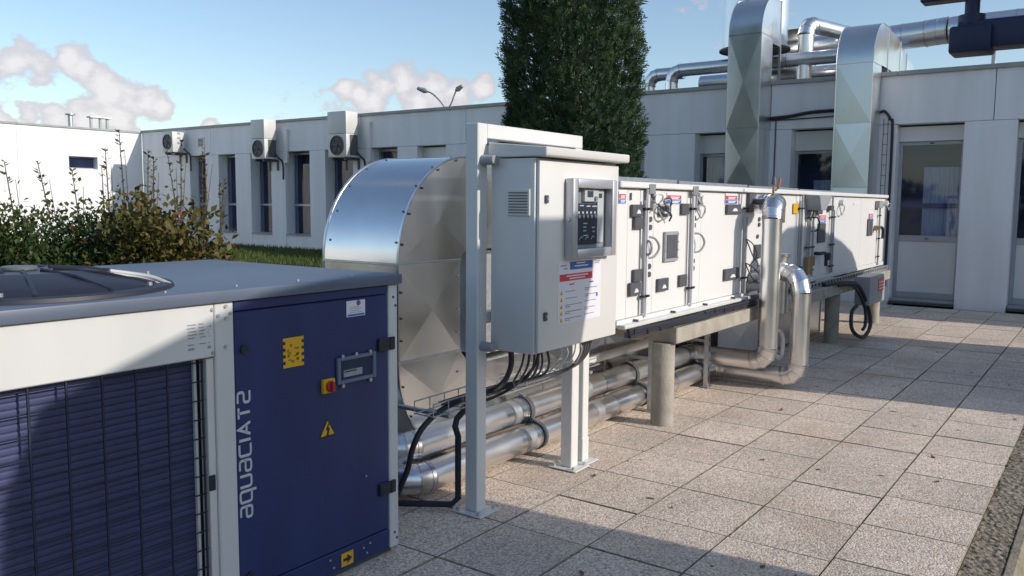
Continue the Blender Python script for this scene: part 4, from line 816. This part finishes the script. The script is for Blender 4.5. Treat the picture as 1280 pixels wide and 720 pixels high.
for y in (2.80, 2.93): B().cyl((3.2, y, .62), (4.9, y, .64), .004, 6).build('wire', GALV, bk)
for k in range(15): x = 3.2+.12*k; B().tube([(x, 2.80, .62+.012*k/14), (x, 2.80, .556+.02*k/14), (x, 2.93, .556+.02*k/14), (x, 2.93, .62+.012*k/14)], .0035, 5).build('wire', GALV, bk)
for x in (3.3, 4.75): bx('bracket', GALV, bk, x, x+.03, 2.78, 3.3, .53, .55)
tag(B().tube([(3.62, 2.93, .53), (3.46, 2.82, .525), (3.39, 2.8, .51), (3.375, 2.8, .47), (3.4, 2.8, .41), (3.4, 2.8, .3), (3.4, 2.8, .07), (3.38, 2.83, .035), (3.3, 2.95, .035), (3.1, 3.25, .035)], .017, 10).build('conduit', RUBBER), 'black bent conduit dropping beside the left post to the slabs', 'conduit')

# ================================================================== CHILLER
UY = 2.695; UX1 = 2.83; UX0 = -.6; UB = 4.12; UZ = 1.33
ch = thing('chiller', 'blue and white outdoor chiller with wire-guarded coil in the left foreground', 'chiller', (1.2, 3.4, 0))
bx('base', DARKGREY, ch, UX0, UX1-.02, UY+.03, UB-.02, .0, .05)
bx('inner_casing', DARKGREY, ch, UX0+.02, UX1-.05, UY+.10, UB-.04, .052, UZ-.06, bevel=0)
bx('corner_post', CREAM, ch, 2.772, UX1, UY, UY+.09, .03, UZ-.052, bevel=.004); bx('corner_post', CREAM, ch, 2.772, UX1, UB-.09, UB, .03, UZ-.052, bevel=.004)
bx('end_panel', NAVY, ch, UX1-.012, UX1-.003, UY+.0905, UB-.0905, .03, UZ-.052)
bx('side_panel', NAVY, ch, 1.944, 2.768, UY+.004, UY+.05, .13, 1.235, bevel=.004)
bx('upper_panel', NAVY, ch, 1.944, 2.768, UY+.002, UY+.05, 1.239, UZ-.052, bevel=.003); bx('lower_panel', NAVY, ch, 1.944, 2.768, UY+.002, UY+.05, .03, .126, bevel=.003)
bx('coil_post', CREAM, ch, 1.858, 1.94, UY, UY+.06, .03, UZ-.052, bevel=.004); bx('inner_post', CREAM, ch, 1.826, 1.857, UY+.012, UY+.06, .03, 1.072, bevel=.002)
bx('upper_white_panel', CREAM, ch, UX0, 1.856, UY, UY+.06, 1.078, UZ-.052, bevel=.004)
RF = B(); RF.box(UX0-.02, UX1+.012, UY-.022, UB+.022, UZ-.05, UZ-.004).build('roof', ROOFGREY, ch, bevel=.006, seg=2)
# fins and grille
for k in range(43):
    z = .05+.0238*k; B().prism([(UY+.068, z+.003), (UY+.0665, z+.012), (UY+.068, z+.021), (UY+.071, z+.0236), (UY+.098, z+.0236), (UY+.098, z), (UY+.071, z)], 0, UX0+.02, 1.822).build('coil_fin', COIL, ch)
gr = B().box(UX0, 1.822, UY+.018, UY+.022, .04, .05).build('guard_grille', WIRE, ch)
for k in range(18): B().cyl((1.79-.118*k if k else 1.812, UY+.02, .03), (1.79-.118*k if k else 1.812, UY+.02, 1.074), .0045, 6).build('wire', WIRE, gr)
for k in range(15): B().cyl((UX0, UY+.026, .06+.0715*k), (1.822, UY+.026, .06+.0715*k), .003, 6).build('wire', WIRE, gr)
bx('fin_edge', CREAM, ch, 1.797, 1.808, UY+.05, UY+.063, .04, 1.072, bevel=0)
bx('grille_clip', DARK, ch, 1.82, 1.848, UY+.004, UY+.0115, .57, .63)
for (x, z) in ((1.905, 1.262), (1.925, 1.235), (1.905, 1.262-.045), (1.872, 1.23), (1.9, 1.11), (1.848, 1.255), (1.847, 1.095)): B().cyl((x, UY-.0005, z), (x, UY-.006, z), .007, 10).build('screw', GALV, ch)
for z in (1.22, .1): B().cyl((2.80, UY-.0005, z), (2.80, UY-.004, z), .006, 8).build('screw', DARKGREY, ch)
for z in (1.18, .07): B().cyl((2.815, UY-.0005, z), (2.815, UY-.004, z), .006, 8).build('screw', DARKGREY, ch)
for z in (1.008, .33): h = bx('hinge', DARK, ch, 2.70, 2.768, UY-.012, UY+.003, z-.03, z+.03, bevel=.004); bx('hinge_leaf', DARK, h, 2.769, 2.802, UY-.014, UY-.001, z-.03, z+.03, bevel=.004)
for z in (1.088, .18): B().cyl((1.985, UY+.003, z), (1.985, UY-.004, z), .018, 14).build('lock', DARK, ch)
# rating plate lines on the white panel
for j in range(7):
    for (x0, x1) in ((1.742, 1.78), (1.79, 1.82), (1.828, 1.842)):
        if random.random() < .85: bx('rating_print', INK, ch, x0+random.uniform(0, .006), x1-random.uniform(0, .012), UY-.0012, UY-.0003, 1.205-.012*j, 1.209-.012*j, bevel=0)
bx('print_line', INK, ch, 1.745, 1.77, UY-.0012, UY-.0003, 1.115, 1.123, bevel=0); bx('print_line', INK, ch, 1.825, 1.838, UY-.0012, UY-.0003, 1.113, 1.123, bevel=0)
# labels, switch, inset window
def onu(name, mt, x0, x1, z0, z1, th=.002, par=ch, y=UY+.004, bv=0): return bx(name, mt, par, x0, x1, y-th-.0005, y-.0005, z0, z1, bevel=bv)
yl = B(); 
pts = [(2.17, 1.105)]
for k in range(9):
    z = 1.105-.0135*k; pts += [(2.17+(.012 if k % 2 else 0), z), (2.17+(.012 if k % 2 else 0), z-.0135)]
pts += [(2.275, .9835)]
for k in range(8, -1, -1):
    z = 1.105-.0135*k; pts += [(2.275-(.012 if k % 2 else 0), z-.0135), (2.275-(.012 if k % 2 else 0), z)]
yp = B().prism(pts[1:], 1, UY+.0005, UY+.0035).build('warning_sticker', YEL, ch)
for k in range(14): x = random.uniform(2.19, 2.245); z = random.uniform(1.0, 1.08); w_ = random.uniform(.005, .014); bx('print_spot', mat('ochre print', (.35, .18, .01), .6), yp, x, x+w_, UY-.0004, UY+.0003, z, z+random.uniform(.004, .014), bevel=0)
onu('maker_label', PAPER, 2.515, 2.625, 1.155, 1.225, .002); onu('print_band', BLUEL, 2.52, 2.62, 1.158, 1.166, .003)
for k in range(4): onu('print_line', INK, 2.535, 2.535+.07-.015*(k % 2), 1.172+.008*k, 1.174+.008*k, .003)
B().lathe((2.585, UY+.0005, 1.213), [(.001, 0), (.012, 0), (.012, .001), (.001, .001)], 14, 1).build('print_mark', BLUEL, ch); B().lathe((2.59, UY-.0008, 1.211), [(.001, 0), (.007, 0), (.007, .001), (.001, .001)], 12, 1).build('print_mark', REDL, ch)
sw = onu('switch_plate', YEL, 2.365, 2.43, .845, .905, .02, bv=.003); B().cyl((2.398, UY-.017, .874), (2.398, UY-.03, .874), .024, 18).build('rotary_knob', RED, sw, bevel=.003); bx('grip', RED, sw, 2.392, 2.404, UY-.042, UY-.0305, .852, .896, bevel=.002)
wn_ = B().box(2.45, 2.468, UY-.012, UY+.003, .868, .985).box(2.662, 2.68, UY-.012, UY+.003, .868, .985).box(2.4685, 2.6615, UY-.012, UY+.003, .868, .884).box(2.4685, 2.6615, UY-.012, UY+.003, .969, .985).build('inset_window', mat('bluish grey frame', (.14, .17, .24), .5), ch, bevel=.003)
bx('pane', mat('dim pane', (.03, .045, .09), .08), wn_, 2.4687, 2.6613, UY-.002, UY+.0032, .8842, .9688, bevel=0); bx('display', GREYP, wn_, 2.49, 2.60, UY-.0035, UY-.0021, .895, .925, bevel=0); bx('display_strip', DARK, wn_, 2.495, 2.565, UY-.0045, UY-.0036, .915, .921, bevel=0)
for x in (2.48, 2.56, 2.645): B().cyl((x, UY-.006, .99), (x, UY-.012, .99), .008, 8).build('screw', GALV, wn_)
for x in (2.48, 2.645): B().cyl((x, UY-.004, .86), (x, UY-.012, .86), .009, 8).build('screw', GALV, wn_)
# high-voltage triangle
def tri(c, s_, y, mt, nm, par): 
    return B().prism([(c[0]-s_, c[1]-s_*.62), (c[0]+s_, c[1]-s_*.62), (c[0], c[1]+s_*1.05)], 1, y-.001, y).build(nm, mt, par)
tr_ = tri((2.397, .682), .046, UY+.0032, DARK, 'voltage_sign', ch); tri((2.397, .682), .038, UY+.0018, YEL, 'sign_face', tr_)
B().prism([(2.402, .712), (2.386, .682), (2.396, .684), (2.39, .658), (2.388, .662), (2.394, .644), (2.405, .66), (2.4, .659), (2.41, .692), (2.399, .69), (2.408, .712)], 1, UY-.0006, UY+.0004).build('bolt_symbol', DARK, tr_)
ar = onu('arrow_sign', YEL, 2.465, 2.535, .045, .105, .003, y=UY+.002); B().prism([(2.475, .068), (2.498, .068), (2.498, .055), (2.527, .075), (2.498, .095), (2.498, .082), (2.475, .082)], 1, UY-.0028, UY-.0018).build('arrow_symbol', DARK, ar)
for (x, z) in ((2.36, .04), (2.4, .1), (2.42, .06), (2.6, .09), (2.62, .06), (2.64, .1), (2.2, .05), (2.62, .42)): B().cyl((x, UY+.0015, z), (x, UY-.003, z), .005, 8).build('rivet', GREYP, ch)
# lettering: reads upward along the left edge of the blue panel  (local u = along text, v = up of the letter)
def ribbon(P, w, closed=False):
    P = [Vector((p[0], p[1])) for p in P]; n_ = len(P); Lf = []; Rt = []
    for i, p in enumerate(P):
        a = P[i-1] if (i or closed) else p; c = P[(i+1) % n_] if (i < n_-1 or closed) else p
        d0 = (p-a).normalized() if (p-a).length else (c-p).normalized(); d1 = (c-p).normalized() if (c-p).length else d0
        t_ = (d0+d1).normalized() if (d0+d1).length > 1e-6 else d0
        nn = Vector((-t_.y, t_.x)); k = w/2/max(.35, nn.dot(Vector((-d0.y, d0.x))))
        Lf.append(p+nn*k); Rt.append(p-nn*k)
    return Lf, Rt
def rnd(P, r=.14, closed=False):
    out = []; n_ = len(P)
    for i, p in enumerate(P):
        p = Vector(p)
        if (i in (0, n_-1)) and not closed: out.append(p); continue
        a = Vector(P[i-1]); c = Vector(P[(i+1) % n_]); da = (a-p); dc = (c-p); q = min(r, da.length*.5, dc.length*.5); s0 = p+da.normalized()*q; s1 = p+dc.normalized()*q
        for j in range(5): t_ = j/4; out.append(s0*(1-t_)**2+p*2*t_*(1-t_)+s1*t_*t_)
    return out
glyphs = {'a': (.66, [[(.08, 1), (.66, 1), (.66, 0), (.0, 0), (.0, .5), (.66, .5)]]), 'q': (.66, [[(.66, -.42), (.66, 1), (0, 1), (0, 0), (.66, 0)]]), 'u': (.66, [[(0, 1), (0, 0), (.66, 0), (.66, 1)]]),
          'C': (.66, [[(.70, 1.0), (0, 1.0), (0, 0), (.70, 0)]]), 'I': (.04, [[(0, 0), (0, 1.0)]]), 'A': (.72, [[(0, 0), (.36, 1.02), (.72, 0)], [(.14, .33), (.58, .33)]]), 'T': (.66, [[(0, 1.0), (.66, 1.0)], [(.33, 1.0), (.33, 0)]]), '2': (.62, [[(0, 1.05), (.62, 1.05), (.62, .52), (0, .52), (0, 0), (.66, 0)]])}
letb_u = 0.0; letters = 'aquaCIAT2'; tot = sum(glyphs[c][0] for c in letters)+.28*(len(letters)-1)
sc_u = (.922-.424)/(tot); 
lh = .052
lett = None; par_ = thing
for ci, ch_ in enumerate(letters):
    wdt, strokes = glyphs[ch_]; lb = B()
    for S in strokes:
        P = rnd(S, .2) if ch_ != 'A' else S
        Lf, Rt = ribbon(P, .17)
        M3 = lambda p: (2.005-p.y*lh, UY+.0022, .424+(letb_u+p.x)*sc_u)
        lb.strip([M3(p) for p in Lf], [M3(p) for p in Rt])
    lb.build('letter', LETTER, ch, smooth=False)
    letb_u += wdt+.28
# fan on top
fc = (1.43, 3.25)
fn = B().lathe((*fc, UZ), [(.525, -.003), (.52, .010), (.50, .014), (.47, .013), (.46, .02), (.40, .035), (.22, .066), (.2, .066)], 56).build('fan_cowl', DARK, ch)
B().cyl((*fc, UZ+.067), (*fc, UZ+.082), .06, 28).build('fan_hub', mat('dull hub grey', (.13, .145, .16), .5), ch, bevel=.004); B().cyl((*fc, UZ+.02), (*fc, UZ+.066), .2, 28).build('fan_core', DARKGREY, ch)
for k in range(12):
    a = k*math.pi/6+.2; B().tube([(fc[0]+.12*math.cos(a), fc[1]+.12*math.sin(a), UZ+.072), (fc[0]+.3*math.cos(a), fc[1]+.3*math.sin(a), UZ+.055), (fc[0]+.47*math.cos(a), fc[1]+.47*math.sin(a), UZ+.016)], .008, 6).build('fan_rib', DARK, ch)
for k in range(6):
    a = k*math.pi/3; B().cyl((fc[0]+.5*math.cos(a), fc[1]+.5*math.sin(a), UZ+.02), (fc[0]+.5*math.cos(a), fc[1]+.5*math.sin(a), UZ+.032), .009, 8).build('bolt', GALV, ch)
fc2 = (.35, 3.25); B().lathe((*fc2, UZ), [(.535, -.003), (.53, .016), (.47, .02), (.40, .05), (.22, .088), (.001, .088)], 40).build('fan_cowl', DARK, ch)
B().tube([(1.66, 3.05, UZ+.06), (1.74, 3.04, UZ+.045), (1.80, 3.0, UZ+.03), (1.83, 2.93, UZ+.004)], .009, 8, 5).build('cable', CABLEW, ch); B().tube([(1.66, 3.03, UZ+.05), (1.75, 3.0, UZ+.03), (1.8, 2.93, UZ+.003)], .007, 8, 5).build('cable', CABLEW, ch)
for x in (1.7, 2.0, 2.3, 2.6): B().cyl((x, UY+.06, UZ-.004), (x, UY+.06, UZ+.002), .006, 8).build('screw', GALV, ch)

# ================================================================== DARK BRACKET upper right, hung from the neighbouring building
br = thing('steel_bracket', 'dark steel arm and hanger reaching in at the top right corner', 'bracket', (2.5, .3, 2.1))
bx('arm', MDARK, br, 2.47, 2.54, -1.49, .376, 2.055, 2.128, bevel=.008, seg=2); B().cyl((2.5, .347, 2.137), (2.5, .347, 2.22), .0175, 14).build('hanger', MDARK, br); bx('upper_arm', MDARK, br, 2.475, 2.531, -1.49, .468, 2.187, 2.222, bevel=.004)
bx('end_cap', MDARK, br, 2.458, 2.548, .295, .392, 2.046, 2.115, bevel=.007, seg=2); B().cyl((2.5, .347, 2.12), (2.5, .347, 2.145), .032, 16).build('collar', MDARK, br)

# ================================================================== what stands outside the frame to the right and shades the terrace
nbld = thing('building', 'plain grey plant room beyond the right edge whose shadow falls across the terrace', 'building', (3, -2, 0))
ky = -1.5
prof = [(2.05, 0), (2.1, 2.35), (2.15, 2.96), (2.93, 3.22), (4.0, 3.36), (4.93, 3.36), (4.72, 2.6), (4.26, 1.1), (4.1, 0)]
B().prism([(x, z) for x, z in prof], 1, ky, ky-.6).build('wall', mat('grey render', (.42, .37, .29), .85), nbld, bevel=.01)
nd = thing('air_duct', 'round-topped duct beyond the right edge whose curved shadow crosses the paving', 'air duct', (10, -2, 0))
prof = [(8.15, -.45), (8.3, 1.2), (8.55, 2.9)]+arc(9.7, 2.4, 1.05, 165, 100, 5, 1.0)+[(9.9, 3.40), (10.4, 3.38), (11.0, 3.29), (11.6, 3.17), (12.1, 3.02), (12.35, 2.85), (12.3, 2.4), (12.0, 1.3), (11.85, -.45)]
B().prism(prof, 1, ky, ky-.7).build('casing', mat('weathered brown cladding', (.33, .27, .18), .8), nd, bevel=.01)

# ================================================================== VEGETATION
def leaves(P, D, Nn, Ln, Wd, fold=.25):
    """leaf quads: base P, direction D, side from Nn; diamond of 4 verts"""
    D = D/np.linalg.norm(D, axis=1, keepdims=True); S = np.cross(D, Nn); S /= np.maximum(1e-6, np.linalg.norm(S, axis=1, keepdims=True))
    U = np.cross(S, D); L = Ln[:, None]; Wv = Wd[:, None]
    a = P; b_ = P+D*L*.45+S*Wv*.5+U*Wv*fold; c = P+D*L; d = P+D*L*.45-S*Wv*.5+U*Wv*fold
    V = np.stack([a, b_, c, d], 1).reshape(-1, 3); n_ = len(P); base = np.arange(n_)[:, None]*4
    F = np.concatenate([base+np.array([[0, 1, 2]]), base+np.array([[0, 2, 3]])], 1).reshape(-1, 3)
    return V, F
# conifer
tx, ty, tz = 11.0, 6.85, .05
tree = thing('conifer', 'tall dark columnar conifer standing between the air handler and the building', 'tree', (tx, ty, tz))
B().tube([(tx, ty, -.1), (tx+.03, ty, 2.5), (tx, ty+.04, 5), (tx, ty, 7.2)], [.16, .13, .08, .02], 10).build('trunk', BARK, tree)
lb = B()
for k in range(60):
    z = .3+6.4*k/60; a = k*2.4; r_ = .75*(1 if z < 4.5 else (7.3-z)/2.8); lb.tube([(tx, ty, z), (tx+r_*.6*math.cos(a), ty+r_*.6*math.sin(a), z+.25), (tx+r_*math.cos(a), ty+r_*math.sin(a), z+.75)], [.028, .016, .006], 5)
lb.build('branches', BARK, tree)
ns = 36000
z = rng.uniform(0.1, 7.3, ns); th = rng.uniform(0, 2*np.pi, ns)
Rz = np.interp(z, [0, .8, 1.8, 2.6, 3.6, 4.6, 5.6, 6.6, 7.3], [1.24, 1.26, 1.16, 1.05, 1.01, 1.0, .93, .65, .1])
lump = 1+.06*np.sin(5*th+2.1*z)+.05*np.sin(9*th-3.3*z+1)+.04*np.sin(3.1*z*2+th*2)
rad = Rz*lump*np.where(rng.random(ns) < .72, rng.uniform(.86, 1.0, ns), rng.uniform(.4, .86, ns))
P0 = np.stack([tx+rad*np.cos(th), ty+rad*np.sin(th), z], 1)
out = np.stack([np.cos(th), np.sin(th), np.zeros(ns)], 1)
Vs = []; Fs = []; off = 0
main = out*rng.uniform(.3, .9, ns)[:, None]+np.stack([rng.normal(0, .3, ns), rng.normal(0, .3, ns), rng.uniform(.35, 1.0, ns)], 1)
side = np.cross(main, out+rng.normal(0, .5, (ns, 3))); side /= np.linalg.norm(side, axis=1, keepdims=True)
main /= np.linalg.norm(main, axis=1, keepdims=True); nrmv = np.cross(main, side)
sz_ = rng.uniform(.08, .17, ns)*np.where(rng.random(ns) < .1, 1.35, 1)
for k, (an_, fr_, ls) in enumerate(((0, .0, 1.0), (.65, .12, .62), (-.65, .12, .62), (.75, .42, .5), (-.75, .42, .5), (0.5, .68, .38), (-.5, .68, .38))):
    Dk = main*math.cos(an_)+side*math.sin(an_); Pk = P0+main*(sz_*fr_)[:, None]-out*.05
    V_, F_ = leaves(Pk, Dk+rng.normal(0, .1, (ns, 3)), nrmv+rng.normal(0, .2, (ns, 3)), sz_*ls, sz_*.075+.006, .1)
    Vs.append(V_); Fs.append(F_+off); off += len(V_)
cr_o = mesh_np('crown', np.concatenate(Vs)-np.array([tx, ty, tz]), np.concatenate(Fs), CONIFER, tree); cr_o['kind'] = 'stuff'

def bush(name, label, cat, c, rx, ry, h, nst, nlv, mt, llen, seed, stems_out=.5, shell=.55, upright=.2):
    r_ = np.random.default_rng(seed); rd = random.Random(seed)
    t = thing(name, label, cat, c); sb = B()
    for k in range(nst):
        a = rd.uniform(0, 6.28); q = rd.uniform(.2, .95); hh_ = h*rd.uniform(.6, .95)*(1-.35*q*q)
        sb.tube([(c[0]+.1*math.cos(a), c[1]+.1*math.sin(a), c[2]-.05), (c[0]+rx*q*.5*math.cos(a), c[1]+ry*q*.5*math.sin(a), c[2]+hh_*.55), (c[0]+rx*q*math.cos(a), c[1]+ry*q*math.sin(a), c[2]+hh_)], [.014, .010, .004], 5, 0)
    sb.build('stems', BARK, t)
    # leaf clumps
    nc = max(10, nlv//45); ca = r_.uniform(0, 6.28, nc); ce = np.arccos(r_.uniform(-.35, 1, nc)); cr2 = r_.uniform(shell, 1.0, nc)
    C = np.stack([c[0]+rx*cr2*np.sin(ce)*np.cos(ca), c[1]+ry*cr2*np.sin(ce)*np.sin(ca), c[2]+h*.5+h*.5*cr2*np.cos(ce)], 1)
    ii = r_.integers(0, nc, nlv); Pn = C[ii]+r_.normal(0, 1, (nlv, 3))*np.array([rx, ry, h*.5])*.13
    Pn[:, 2] = np.maximum(Pn[:, 2], c[2]+.02)
    D = (Pn-np.array([c[0], c[1], c[2]+h*.3])); D /= np.linalg.norm(D, axis=1, keepdims=True); D = D*.5+r_.normal(0, .6, (nlv, 3)); D[:, 2] += upright
    Nn = r_.normal(0, .5, (nlv, 3)); Nn[:, 2] += 1
    Ln = llen*r_.uniform(.6, 1.25, nlv); V_, F_ = leaves(Pn, D, Nn, Ln, Ln*r_.uniform(.5, .75, nlv), .15)
    o = mesh_np('leaves', V_-np.array(c), F_, mt, t); o['kind'] = 'stuff'
    return t
bush('shrub', 'dense green shrub behind the fan at the far left', 'shrub', (2.7, 6.9, .05), 1.0, .8, 1.5, 30, 36000, SHRUBG, .042, 3, shell=.25)
bush('shrub', 'bushy green shrub between the far left shrub and the brown leaved one', 'shrub', (3.55, 6.9, .05), .75, .7, 1.5, 26, 26000, SHRUBG, .042, 4, shell=.25)
bush('hazel', 'broad leaved shrub turning brown and gold behind the chiller', 'shrub', (3.88, 6.35, .05), .58, .6, 1.62, 26, 9500, HAZEL, .065, 5, shell=.3)
bush('hazel', 'low spreading shrub with rusty leaves at the lawn edge', 'shrub', (4.33, 6.5, .05), .42, .5, 1.22, 16, 2600, HAZEL, .07, 8, shell=.3)
# tall shoots
def shoots(label, specs, seed):
    rd = random.Random(seed); r_ = np.random.default_rng(seed); c = (specs[0][0], specs[0][1], .05)
    t = thing('shrub', label, 'shrub', c); Pl = []; Dl = []
    for (x, y, h, lean) in specs:
        B().tube([(x+.06, y+.1, .9), (x+.09+lean*.5, y+.12, h*.7), (x+.12+lean, y+.1, h*.93)], [.005, .004, .002], 4).build('stem', BARK, t)
        P = [(x, y, .05), (x+lean*.3, y+.03, h*.5), (x+lean*.7, y, h*.8), (x+lean, y+rd.uniform(-.05, .05), h)]
        B().tube(P, [.011, .009, .006, .003], 5).build('stem', BARK, t)
        cp = catmull([Vector(p) for p in P], 8)
        for q in range(36):
            f = rd.uniform(.45, 1)**.8; k = min(len(cp)-1, int(f*(len(cp)-1))); a = rd.uniform(0, 6.28)
            Pl.append(cp[k]+Vector((rd.uniform(-.01, .01), rd.uniform(-.01, .01), rd.uniform(-.03, .03)))); Dl.append((math.cos(a), math.sin(a), .6))
    Pl = np.array([tuple(p) for p in Pl]); Dl = np.array(Dl); n_ = len(Pl); Ln = r_.uniform(.02, .065, n_)
    V_, F_ = leaves(Pl, Dl, r_.normal(0, .4, (n_, 3))+np.array([0, 0, 1]), Ln, Ln*.45, .1)
    o = mesh_np('leaves', V_-np.array(c), F_, TWIGL, t); o['kind'] = 'stuff'
shoots('thin shrub with tall leafy shoots standing up before the white wing', [(3.05, 7.2, 1.85, -.1), (3.25, 7.2, 1.95, -.15), (3.5, 7.1, 1.95, -.18), (3.7, 7.2, 1.9, -.05), (3.95, 7.1, 2.1, -.1), (4.1, 7.1, 2.25, -.12), (4.15, 7.0, 2.1, .05), (3.85, 7.2, 1.95, .06)], 21)
shoots('thin shrub with tall leafy shoots before the inside corner of the building', [(4.45, 6.9, 2.1, -.1), (4.5, 7.0, 2.2, .02), (4.65, 6.9, 2.15, .08), (4.72, 7.0, 2.1, .02), (4.8, 6.9, 1.85, .08), (4.9, 7.0, 1.85, .03), (4.3, 7.1, 2.05, .0)], 22)
# tree belt behind and beside the viewer: what the shiny ducts reflect
nl = 16000; sd = rng.random(nl) < .5; along = rng.uniform(-60, 70, nl); dep = rng.uniform(-4, 4, nl)
bxv = np.where(sd, -44+dep, along); byv = np.where(sd, along, -40+dep); hmax = 4.2+1.3*np.sin(along*.35)+.9*np.sin(along*.9+1)+np.where(sd, 0, 1.5); bz = rng.uniform(0, 1, nl)**.8*hmax
Dn = rng.normal(0, 1, (nl, 3)); Nn = rng.normal(0, 1, (nl, 3)); Ln = rng.uniform(.6, 1.3, nl)
V_, F_ = leaves(np.stack([bxv, byv, bz-.4], 1), Dn, Nn, Ln, Ln*.7, .1)
o = mesh_np('tree_belt', V_, F_, FARLEAF); o['kind'] = 'stuff'; o['label'] = 'far belt of trees behind the viewer'
